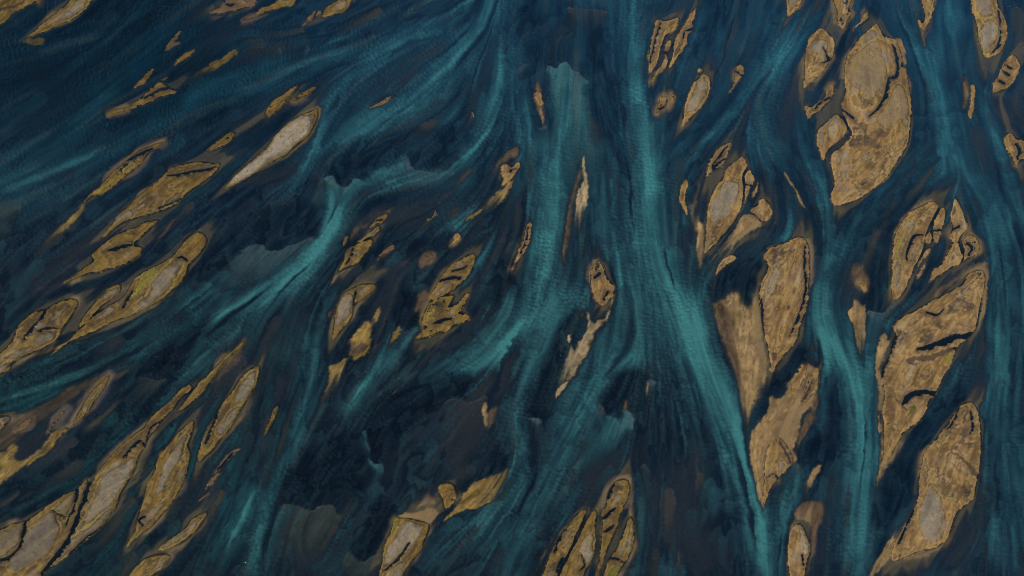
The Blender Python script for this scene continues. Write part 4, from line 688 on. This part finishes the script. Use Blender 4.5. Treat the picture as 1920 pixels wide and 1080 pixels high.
# ------------------------------------------------------------------ shape and colour of the sandbars on the map
PALS = {'g':((.400,.252,.056),(.125,.072,.018)),'t':((.430,.270,.098),(.140,.078,.028)),'b':((.190,.118,.054),(.105,.066,.038)),'p':((.36,.265,.145),(.26,.18,.10))}
BAR = np.zeros((NY, NX), f32)
isl = []
for label, pal, rag, hm, s, crusts, creeks in ISL:
    P = smooth_closed(pts(s), 4.); wn = window(P, 34)
    U, V = UX[wn]*.5+GX[wn]*.5, UY[wn]*.5+GY[wn]*.5
    soft = np.clip(sstep(.0, .45, SOFTN[wn]+.2*np.sin(ANG[wn]*2+GX[wn]/70))+(rag-3.2)*.09, 0, 1)
    d0 = sdf(P, U, V)
    d = d0 + (rag*(.42*RILL[wn]+.28*STRK[wn]+.32*PATCH2[wn])+.5*FINE[wn])*sstep(-6, 3, d0+4)
    d = d-.14*rag; d = np.where(d0 > .3, np.maximum(d, .38*d0), d)
    core = d.copy()
    cr = np.full(U.shape, 1e3, f32); seam = cr.copy()
    for c in creeks:
        Q = smooth_open(pts(c), 4.)
        q, _, _ = stroke_field(Q, U+1.1*RILL[wn]+1.0*FN[wn], V+1.1*RILL[wn]+.8*PATCH2[wn])
        wloc = max(np.median(Q[:, 2]), 1.)
        opn = min(np.hypot(P[:, 0]-Q[k, 0], P[:, 1]-Q[k, 1]).min() for k in (0, -1)) < 13      # open to the river, or only a damp seam
        f_ = (q-1)*wloc+(.42*wloc+.35)*(.7*STRK[wn]+RILL[wn]+.5*PATCH2[wn])
        if opn: cr = np.minimum(cr, f_+.12*wloc)
        else: seam = np.minimum(seam, f_+.3*wloc)
    d = np.minimum(d, cr*1.1)
    hm = hm*.34
    # low wet hollows: feathered, in drifts
    hol = sstep(.16, .62, PATCH[wn]*.9+.20*RILL[wn]+.30*BAND[wn]+.04*MIDF[wn]+.18*GRN[wn])*sstep(2, 9, d)*(.9 if rag >= 4 else .6 if rag >= 3 else .25)
    ln1 = np.abs(CRK[wn]+.02); ln2 = np.abs(CRK[wn]+.06*MIDF[wn]-.17); ln3 = np.abs(MIDF[wn]+.5*PATCH2[wn]-.1)
    kmask = sstep(-.15, .25, GRN[wn]+.3*PATCH2[wn])*sstep(.5, 3, d)
    line = np.maximum(np.maximum(sstep(.034, .006, ln1)*kmask, sstep(.026, .005, ln2)*sstep(-.1, .3, SOFTN[wn]+.2)*sstep(.5, 3, d)), sstep(.14, .03, ln3)*sstep(.15, .4, PATCH[wn])*sstep(1, 4, d)*.8)
    rise = np.where(d > 0, 1-np.exp(-np.maximum(d, 0)/(6+12*soft)), d*.16)
    z = hm*rise
    z = np.where(cr < 0, z+.10*np.maximum(cr, -4), z)
    z = np.where(d > 0, z*(.8+.2*PATCH2[wn])+(.022*FN[wn]+.03*PATCH2[wn]-.035*line)*sstep(0, 5, d)-.22*hm*hol, z)
    ca, cb = (np.array(q) for q in PALS[pal])
    sw = 1.5*CRK[wn]+.55*BAND[wn]+.7*PATCH[wn]+np.clip(d, 0, 60)/30.; sw = sw-np.floor(sw)
    sw = sw*sstep(1., .96, sw)
    tone = np.clip(.20+.78*sw+.6*CRK[wn]+.14*PATCH2[wn]+.12*BAND[wn], 0, 1)[..., None]
    col = lerp(cb, ca, tone).astype(f32)
    g = sstep(.22, .7, GRN[wn]+.3*STRK[wn]+.25*CRK[wn])*(.6 if pal == 'g' else .30)
    col = lerp(col, np.array((.165, .135, .022)), g[..., None])
    gy_ = sstep(.10, .5, -PATCH[wn]+.25*BAND[wn]+.2*CRK2[wn])*(.5 if rag <= 3 else .18)*sstep(3, 8, d)
    col = lerp(col, np.array((.235, .205, .175)), gy_[..., None])
    col *= (1+.12*BAND[wn]+.05*STRK[wn]+.03*FINE[wn]+.05*GRAIN[wn])[..., None]
    wash = sstep(.05, .5, -CRK[wn]*1.6+.5*GRN[wn]+.25*PATCH2[wn]-.12)*sstep(2, 8, d)
    col = lerp(col, np.array((.105, .062, .028)), (wash*.78)[..., None])
    lite = sstep(.04, .01, np.abs(CRK[wn]-.035))*kmask
    col = lerp(col, np.array((.40, .29, .13)), (lite*.6)[..., None])
    if rag >= 3:
        gul = sstep(.28, .68, .46*BAND[wn]+.8*CRK[wn]+.5*PATCH[wn]+.16*RILL[wn]+.05*MIDF[wn])*sstep(.5, 4, d)
        hol = np.maximum(hol, gul*.9)
    col = lerp(col, np.array((.040, .032, .034)), (hol*.9)[..., None])
    col = lerp(col, np.array((.044, .033, .026)), (np.clip(line, 0, 1)*.78)[..., None])
    vein = sstep(.10, .02, np.abs(BAND[wn]+.8*CRK[wn]-.15))*sstep(-.2, .2, PATCH2[wn]+.3*SOFTN[wn])*sstep(1, 5, d)
    col = lerp(col, np.array((.075, .050, .030)), (vein*.55)[..., None])
    cream = sstep(.45, .9, BAND[wn]+.5*CRK2[wn]-.3*PATCH[wn])*sstep(4, 10, d)
    col = lerp(col, np.array((.40, .315, .185)), (cream*.5)[..., None])
    # strand lines left by falling water, thin and broken
    ph = (d+3.5*PATCH2[wn]+2.0*PATCH[wn])/6.0
    l4 = np.abs(ph-np.round(ph))*6.0
    l4 = sstep(1.0, .3, l4)*sstep(.0, .35, PATCH[wn]+.3*SOFTN[wn])*sstep(.5, 2, d)*sstep(22, 10, d)
    col = lerp(col, np.array((.055, .040, .026)), (l4*.45)[..., None])
    # damp sand towards the waterline: narrow on cut banks, wide where the bar shelves away
    damp = ca*.52
    wet = sstep(1.6+5.5*soft, .3, d+1.5*FN[wn]+2*PATCH2[wn]*soft)*(.10+.42*soft)*sstep(-.5, .3, PATCH2[wn]+.6*soft)
    col = lerp(col, damp, np.clip(wet, 0, 1)[..., None])
    bank = np.exp(-((d-.7)/.75)**2)*(1-soft)*sstep(.0, .3, CRK[wn]+.4*SOFTN[wn]-.05)
    col = lerp(col, np.array((.030, .024, .020)), (bank*.35)[..., None])
    cs_ = np.minimum(core+(1.2*STRK[wn]+1.0*RILL[wn]+2*BAND[wn])*sstep(0, -6, core), 0)
    under = np.clip(np.exp(cs_/(1.9+6*soft*soft)), 0, 1)
    sub = lerp(np.array((.052, .042, .040)), ca*.62*(1+.2*STRK[wn]+.12*FINE[wn])[..., None], under[..., None])
    sub = np.maximum(sub, bed[wn]*np.array((1, .96, .82)))
    col = np.where((d < 0)[..., None], lerp(col, sub, sstep(0, -1.5, core)[..., None]), col)
    sm = sstep(1.6, -1.2, seam); col = lerp(col, np.array((.062, .042, .028)), (sm*.8)[..., None]); z = z-.03*sm
    sm = np.exp(-((seam-2.4)/1.0)**2); col = lerp(col, np.array((.40, .29, .13)), (sm*.3)[..., None])
    nearcr = sstep(13, 0, cr+3.5*RILL[wn]+2*PATCH2[wn])*.62
    col = lerp(col, np.array((.10, .066, .040)), nearcr[..., None])
    nearcr = sstep(2.6, -.4, cr+.8*FN[wn])
    col = lerp(col, np.array((.022, .019, .024)), (nearcr*.94)[..., None])
    col = col*(np.where(GX[wn] < 700, lerp(.56, .66, sstep(650, 1000, GY[wn])), .66)[..., None] if pal == 'g' else .88)
    caps = []
    for cname, cs in crusts:
        Q = smooth_closed(pts(cs), 4.)
        dc = sdf(Q, U, V)+1.2*RILL[wn]+3.6*PATCH2[wn]+5*CRK[wn]+.9*FN[wn]
        if cname.startswith('algae'): dc = dc-.6+1.6*FN[wn]+1.6*CRK2[wn]
        dc = np.minimum(dc, cr-.6)
        dc = np.minimum(dc, d-1.)
        caps.append((cname, dc))
        rim = np.exp(-((dc+.9)/.9)**2)*sstep(-.3, .2, CRK[wn])
        col = lerp(col, np.array((.060, .046, .030)), (rim*.4)[..., None])
        rim = np.exp(-((dc+2.8)/1.0)**2)*sstep(-.2, .3, GRN[wn])
        col = lerp(col, np.array((.36, .26, .06)), (rim*.6)[..., None])
        rim = np.exp(-((dc+5.0)/.8)**2)*sstep(-.1, .3, PATCH2[wn])
        col = lerp(col, np.array((.070, .052, .034)), (rim*.55)[..., None])
    isl.append(dict(label=label, pal=pal, wn=wn, d=d, d0=d0, z=z.astype(f32), col=np.clip(col, .004, .6).astype(f32), caps=caps, P=P))
    # the bar's foot: sand shelving away under clearer, still water
    halo = np.exp(cs_/(1.2+7*soft))
    blend(bed, wn, (halo*.95)[..., None], np.where((cr < 1)[..., None], np.array((.022, .019, .024)), sub))
    dfoot = np.where(core > 0, np.where(d < 0, .95, .5), .03+lerp(.17, .016, soft)*np.maximum(-core, 0))
    depth[wn] = lerp(depth[wn], np.minimum(depth[wn], dfoot), sstep(.01, .35, halo))
    silt[wn] = silt[wn]*(1-.85*halo)+.05*.85*halo
    scol_x[wn][..., 3] *= 1-.9*halo
    rip[wn] *= sstep(1, 16, -core)
    BAR[wn] = np.maximum(BAR[wn], sstep(-1.5, 2.5, core))
# brown sand drawn out from the bars along the flow, just under the surface
TR = lic(box_blur(BAR, 2), DX, DY, 34, 1.7)
TRN = box_blur(BAR, 10)
trail = 1.25*sstep(.04, .42, (TR*.9+.55*TRN)*(1+.45*BAND+.22*MIDW+.35*PATCHW))*(1-BAR)*sstep(.60, .34, silt)
tm = np.clip(trail, 0, 1)
depth = lerp(depth, np.minimum(depth, .30), tm*.9)
bed = lerp(bed, lerp(np.array((.060, .044, .040)), np.array((.230, .152, .072)), (np.clip(trail*1.0+.3*BAND+.15*STRK-.1, 0, 1)*(1-.9*sstep(.26, .48, TRN)))[..., None]), (tm*.8)[..., None]).astype(f32)
silt = silt*(1-.7*tm)+.05*.7*tm
GAP = (1-BAR)*sstep(.34, .52, box_blur(BAR, 6))                 # narrow guts between close bars run deep
bed = lerp(bed, np.array((.020, .018, .022)), (GAP*.9)[..., None]).astype(f32); depth = depth+.7*GAP
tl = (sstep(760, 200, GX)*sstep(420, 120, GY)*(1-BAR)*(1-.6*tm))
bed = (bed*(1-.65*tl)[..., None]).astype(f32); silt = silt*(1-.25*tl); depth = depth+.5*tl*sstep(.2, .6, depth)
# ------------------------------------------------------------------ water colour
depth = np.clip(depth, .02, 4.)
top = sstep(640, -60, GY)*.75+sstep(900, 1900, GX)*.28        # haze and sky reflection painted into the blue towards top and right; greener below
lft = sstep(760, 120, GX)*sstep(420, 900, GY)  # lower-left water greener, and darkened in its colour for the corner vignette
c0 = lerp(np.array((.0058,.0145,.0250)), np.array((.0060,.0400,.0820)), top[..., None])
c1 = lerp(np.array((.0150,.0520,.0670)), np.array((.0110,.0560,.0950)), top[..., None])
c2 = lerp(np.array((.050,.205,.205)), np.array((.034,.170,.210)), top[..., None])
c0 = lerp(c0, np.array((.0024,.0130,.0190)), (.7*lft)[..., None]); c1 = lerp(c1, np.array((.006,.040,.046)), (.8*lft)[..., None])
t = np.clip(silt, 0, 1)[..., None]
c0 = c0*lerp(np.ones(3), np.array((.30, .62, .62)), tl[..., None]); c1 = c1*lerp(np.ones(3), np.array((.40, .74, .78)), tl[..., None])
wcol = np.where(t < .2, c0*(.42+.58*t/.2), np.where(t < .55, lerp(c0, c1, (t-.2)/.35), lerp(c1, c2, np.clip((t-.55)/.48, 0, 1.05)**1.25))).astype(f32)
walp = np.clip(.34+1.0*silt, 0, .93)*sstep(.03, .55, depth+.25*np.clip(silt-.1, 0, 1))
xa = np.clip(scol_x[..., 3:4], 0, 1)
wcol = lerp(wcol, scol_x[..., :3]*(1+.12*STRK[..., None]+.06*FINE[..., None]), xa*.85)
walp = np.maximum(walp, xa[..., 0]*.75)
absb = np.array((.85, .45, .24), f32)
tint = np.exp(-depth[..., None]*absb*.85)
grey = (sstep(.1, .9, BAND+.5*WIDE)*sstep(.2, .35, silt)*sstep(.75, .45, silt)*.5)[..., None]
wcol = lerp(wcol, wcol.mean(-1, keepdims=True)*np.array((.72, 1.12, 1.16)), grey)
wcol = np.clip(wcol*(1+.03*FINE[..., None]+.055*STRK[..., None]+.05*GRAIN[..., None]), .0006, .6).astype(f32)
walp = walp.astype(f32); tint = tint.astype(f32)
ripz = ((.115*RIP+.012*WV/WV.std())*np.clip(rip*(.75+1.0*fbm(55, 81, 3)), .04, 1.3)).astype(f32)
# ------------------------------------------------------------------ materials
def new_mat(name):
    m = bpy.data.materials.new(name); m.use_nodes = True; n = m.node_tree; n.nodes.clear(); return m, n
def nd(n, t, **kw):
    x = n.nodes.new(t)
    for k, v in kw.items(): setattr(x, k, v)
    return x
def sand_material(name, rough, grain, bump):
    m, n = new_mat(name); L = n.links.new
    out = nd(n, "ShaderNodeOutputMaterial"); b = nd(n, "ShaderNodeBsdfPrincipled")
    at = nd(n, "ShaderNodeAttribute", attribute_name="sand"); tc = nd(n, "ShaderNodeTexCoord")
    n1 = nd(n, "ShaderNodeTexNoise"); n1.inputs["Scale"].default_value = 2.6; n1.inputs["Detail"].default_value = 6
    n2 = nd(n, "ShaderNodeTexNoise"); n2.inputs["Scale"].default_value = .7; n2.inputs["Detail"].default_value = 8; n2.inputs["Roughness"].default_value = .65
    L(tc.outputs["Object"], n1.inputs["Vector"]); L(tc.outputs["Object"], n2.inputs["Vector"])
    mr = nd(n, "ShaderNodeMapRange"); mr.inputs[1].default_value = .25; mr.inputs[2].default_value = .75; mr.inputs[3].default_value = 1-grain; mr.inputs[4].default_value = 1+grain
    L(n1.outputs["Fac"], mr.inputs[0])
    mul = nd(n, "ShaderNodeVectorMath", operation='SCALE'); L(at.outputs["Color"], mul.inputs[0]); L(mr.outputs[0], mul.inputs["Scale"])
    bp = nd(n, "ShaderNodeBump"); bp.inputs["Strength"].default_value = bump; bp.inputs["Distance"].default_value = .12
    L(n2.outputs["Fac"], bp.inputs["Height"])
    L(mul.outputs[0], b.inputs["Base Color"]); L(bp.outputs[0], b.inputs["Normal"])
    b.inputs["Roughness"].default_value = rough; b.inputs["Specular IOR Level"].default_value = .25
    L(b.outputs[0], out.inputs[0]); return m
M_SAND = sand_material("wet_sand", .8, .09, .4)
M_SILT = sand_material("dry_silt", .95, .10, .35)
M_BED = sand_material("river_bed_sand", .95, .08, .2)
def water_material():
    m, n = new_mat("glacial_water"); L = n.links.new
    out = nd(n, "ShaderNodeOutputMaterial"); tc = nd(n, "ShaderNodeTexCoord")
    ac = nd(n, "ShaderNodeAttribute", attribute_name="silt_colour"); aa = nd(n, "ShaderNodeAttribute", attribute_name="turbidity"); tt = nd(n, "ShaderNodeAttribute", attribute_name="clear_tint")
    nz = nd(n, "ShaderNodeTexNoise"); nz.inputs["Scale"].default_value = 2.2; nz.inputs["Detail"].default_value = 4; nz.inputs["Roughness"].default_value = .6
    L(tc.outputs["Object"], nz.inputs["Vector"])
    bp = nd(n, "ShaderNodeBump"); bp.inputs["Strength"].default_value = .28; bp.inputs["Distance"].default_value = .06
    L(nz.outputs["Fac"], bp.inputs["Height"])
    df = nd(n, "ShaderNodeBsdfDiffuse"); L(ac.outputs["Color"], df.inputs["Color"]); L(bp.outputs[0], df.inputs["Normal"])
    tr = nd(n, "ShaderNodeBsdfTransparent"); L(tt.outputs["Color"], tr.inputs["Color"])
    mx = nd(n, "ShaderNodeMixShader"); L(aa.outputs["Fac"], mx.inputs[0]); L(tr.outputs[0], mx.inputs[1]); L(df.outputs[0], mx.inputs[2])
    gl = nd(n, "ShaderNodeBsdfGlossy"); gl.inputs["Roughness"].default_value = .16; L(bp.outputs[0], gl.inputs["Normal"])
    fr = nd(n, "ShaderNodeFresnel"); ge = nd(n, "ShaderNodeNewGeometry"); ir = nd(n, "ShaderNodeMapRange"); ir.inputs[3].default_value = 1.33; ir.inputs[4].default_value = 1/1.33
    L(ge.outputs["Backfacing"], ir.inputs[0]); L(ir.outputs[0], fr.inputs["IOR"]); L(bp.outputs[0], fr.inputs["Normal"])
    m2 = nd(n, "ShaderNodeMixShader"); L(fr.outputs[0], m2.inputs[0]); L(mx.outputs[0], m2.inputs[1]); L(gl.outputs[0], m2.inputs[2])
    L(m2.outputs[0], out.inputs[0]); return m
M_WATER = water_material()
# ------------------------------------------------------------------ meshes
def grid_mesh(name, X, Y, Z, keep, attrs, mat):
    """a sheet over the regular ground grid X,Y; keep marks the cells that exist"""
    ny, nx = X.shape
    idx = np.arange(ny*nx).reshape(ny, nx)
    Q = np.stack([idx[:-1, :-1], idx[:-1, 1:], idx[1:, 1:], idx[1:, :-1]], -1).reshape(-1, 4)
    if keep is not None: Q = Q[keep.reshape(-1)]
    used = np.zeros(ny*nx, bool); used[Q.reshape(-1)] = True
    re = np.cumsum(used)-1; Q = re[Q].astype(np.int32)
    co = np.stack([X.reshape(-1), Y.reshape(-1), Z.reshape(-1)], -1)[used].astype(f32)
    me = bpy.data.meshes.new(name)
    me.vertices.add(len(co)); me.vertices.foreach_set("co", co.ravel())
    me.loops.add(Q.size); me.loops.foreach_set("vertex_index", Q.ravel())
    me.polygons.add(len(Q)); me.polygons.foreach_set("loop_start", np.arange(0, Q.size, 4, dtype=np.int32))
    me.polygons.foreach_set("use_smooth", np.ones(len(Q), bool))
    for an, F in attrs.items():
        if F.ndim == 3:
            a = me.attributes.new(an, 'FLOAT_COLOR', 'POINT')
            C = np.ones((ny*nx, 4), f32); C[:, :3] = F.reshape(-1, 3); a.data.foreach_set("color", C[used].ravel())
        else:
            a = me.attributes.new(an, 'FLOAT', 'POINT'); a.data.foreach_set("value", F.reshape(-1)[used].astype(f32))
    me.update(calc_edges=True); me.materials.append(mat); return me
def link(name, me, parent=None, **props):
    o = bpy.data.objects.new(name, me); scn.collection.objects.link(o)
    if parent is not None: o.parent = parent
    for k, v in props.items(): o[k] = v
    return o
def axis(a, b, far0, far1, h):
    core = np.arange(a, b+h/2, h); lo, hi = [], []
    s = h; v = core[0]
    while v > far0: s *= 1.5; v -= s; lo.append(v)
    s = h; v = core[-1]
    while v < far1: s *= 1.5; v += s; hi.append(v)
    return np.array(lo[::-1]+list(core)+hi)
H_W = .19
ax_, ay_ = axis(-128, 128, -900, 900, H_W), axis(6, 148, -600, 1500, H_W)
XG, YG = np.meshgrid(ax_, ay_); XG = XG.astype(f32); YG = YG.astype(f32)
U, V = to_map(XG, YG)
far = sstep(60, 700, np.maximum(np.maximum(X0-U, U-X1), np.maximum(Y0-V, V-Y1)))
wc, wa, wt_, bd, dpv, rz = (sample(F, U, V) for F in (wcol, walp, tint, bed, depth, ripz))
rz = rz*(1-far)
dpv = .03+.17*(1-np.exp(-box_blur(dpv, 2)/.6))        # the delta is ankle deep: what hides the bed is silt
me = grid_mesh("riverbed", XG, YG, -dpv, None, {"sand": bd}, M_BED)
link("riverbed", me, kind="structure")
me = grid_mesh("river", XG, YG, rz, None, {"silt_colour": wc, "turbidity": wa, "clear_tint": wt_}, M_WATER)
link("river", me, kind="structure")
del XG, YG, U, V, wc, wa, wt_, bd, dpv, rz
CRUSTC = {'cream_silt':((.400,.345,.260),(.300,.255,.190)),'sand_plate':((.320,.235,.125),(.185,.132,.072)),'silt_crust':((.350,.295,.205),(.200,.172,.132)),'silt_plate':((.275,.232,.168),(.165,.142,.110)),'silt_patch':((.245,.207,.152),(.150,.128,.100)),'silt_slab':((.26,.21,.13),(.17,.13,.08)),
 'silt_chip':((.25,.205,.13),(.17,.13,.08)),'silt_fan':((.23,.19,.12),(.15,.12,.075)),'silt_tip':((.26,.22,.14),(.17,.14,.09)),'silt_step':((.24,.20,.12),(.16,.125,.07)),
 'silt_tail':((.29,.25,.17),(.21,.18,.13)),'silt_edge':((.36,.31,.23),(.26,.22,.16)),'algae_fringe':((.290,.245,.035),(.170,.135,.032)),'algae_patch':((.15,.135,.024),(.10,.085,.022))}
H_I = .15
def largest(k):
    """keep the biggest connected patch of cells"""
    L = np.where(k, np.arange(1, k.size+1).reshape(k.shape), 0)
    while True:
        M = L.copy()
        M[1:] = np.maximum(M[1:], L[:-1]); M[:-1] = np.maximum(M[:-1], L[1:]); M[:, 1:] = np.maximum(M[:, 1:], L[:, :-1]); M[:, :-1] = np.maximum(M[:, :-1], L[:, 1:])
        M = np.where(k, M, 0)
        if (M == L).all(): break
        L = M
    v, n_ = np.unique(L[L > 0], return_counts=True)
    return L == v[n_.argmax()]
class Local:
    def __init__(self, wn): self.j0, self.i0 = wn[0].start, wn[1].start
    def __call__(self, F, u, v):
        a = np.clip((u-X0)/ST-self.i0, 0, F.shape[1]-1.001); b = np.clip((v-Y0)/ST-self.j0, 0, F.shape[0]-1.001)
        i = a.astype(np.int32); j = b.astype(np.int32); fa = (a-i).astype(f32); fb = (b-j).astype(f32)
        if F.ndim == 3: fa = fa[..., None]; fb = fb[..., None]
        return (F[j, i]*(1-fa)+F[j, i+1]*fa)*(1-fb)+(F[j+1, i]*(1-fa)+F[j+1, i+1]*fa)*fb
for e in isl:
    P = e['P']; gxp, gyp = to_ground(P[:, 0], P[:, 1])
    x0, x1, y0, y1 = gxp.min()-1.5, gxp.max()+1.5, gyp.min()-1.5, gyp.max()+1.5
    xs = np.arange(x0, x1, H_I); ys = np.arange(y0, y1, H_I)
    XX, YY = np.meshgrid(xs, ys); U, V = to_map(XX, YY); S = Local(e['wn'])
    d = S(e['d'], U, V); z = S(e['z'], U, V); col_ = e['col']; col = S(col_, U, V)
    inside = S(e['d0'], U, V)
    col = lerp(col, np.array((.020, .018, .022)), (sample(GAP, U, V)*sstep(.5, -1, d)*.9)[..., None]).astype(f32)
    cx, cy = float(xs[len(xs)//2]), float(ys[len(ys)//2])
    dep = .03+.17*(1-np.exp(-sample(depth, U, V)/.6))
    z = np.where(inside < 0, lerp(z, np.minimum(z, -dep-.03), sstep(-1., -6., inside)), z)
    kv = inside > -7
    kc = kv[:-1, :-1] & kv[1:, :-1] & kv[:-1, 1:] & kv[1:, 1:]
    if kc.sum() < 6: print("empty bar", e['label']); continue
    me = grid_mesh("sandbar", XX-cx, YY-cy, z, kc, {"sand": col}, M_SAND)
    o = link("sandbar", me, label=e['label'], category="sandbar", group="sandbars in the braided river"); o.location = (cx, cy, 0)
    for cname, dcm in e['caps']:
        dc = S(dcm, U, V)
        algae = cname.startswith('algae')
        thick = .03 if algae else .05
        zc_ = z+np.where(dc > 0, thick*(1-np.exp(-dc/1.2)), dc*.06)
        kv = dc > -1.3; kc = kv[:-1, :-1] & kv[1:, :-1] & kv[:-1, 1:] & kv[1:, 1:]
        if kc.sum() < 4: continue
        kc = largest(kc)
        ca, cb = (np.array(q) for q in CRUSTC[cname])
        PT, ST_, FN_, BN, RL, G2, FI = (sample(F, U, V) for F in (PATCH, STRK, FN, BAND, RILL, PATCH2, FINE))
        CK, CK2, GR = (sample(F, U, V) for F in (CRK, CRK2, GRAIN))
        tone = np.clip(.5+.45*PT+.30*BN+.30*CK+.22*G2+.22*FN_, 0, 1)[..., None]
        cc = lerp(cb, ca, tone)*(1+.10*ST_+.09*FI+.07*GR)[..., None]
        if not algae:
            crk = np.maximum(sstep(.05, .012, np.abs(CK+.12*RL))*sstep(-.1, .3, PT), sstep(.03, .008, np.abs(CK2+.1*ST_))*sstep(.0, .3, G2)*.8)*sstep(1, 3, dc)
            cc = lerp(cc, np.array((.27, .175, .040)), (crk*.75)[..., None])
            crk = sstep(.035, .010, np.abs(CK-.2+.15*ST_))*sstep(1, 3, dc)
            cc = lerp(cc, np.array((.085, .066, .050)), (crk*.6)[..., None])
            br = sstep(.30, .7, BN+.35*PT); cc = lerp(cc, np.array((.27, .180, .075)), (br*.55)[..., None])
            cc = lerp(S(col_, U, V)*.95+.02, cc, (.22+.62*sstep(.5, 8, dc+3*G2+2*CK*4))[..., None])
            ed = sstep(1.8, .2, dc)*sstep(-.4, .2, G2+.3); cc = lerp(cc, cc*np.array((.58, .50, .36)), ed[..., None])
        me = grid_mesh(cname, XX-cx, YY-cy, zc_, kc, {"sand": np.clip(cc*(.74 if x1 < -18 and cname != 'cream_silt' else .88), .004, .6).astype(f32)}, M_SILT)
        link(cname, me, o)
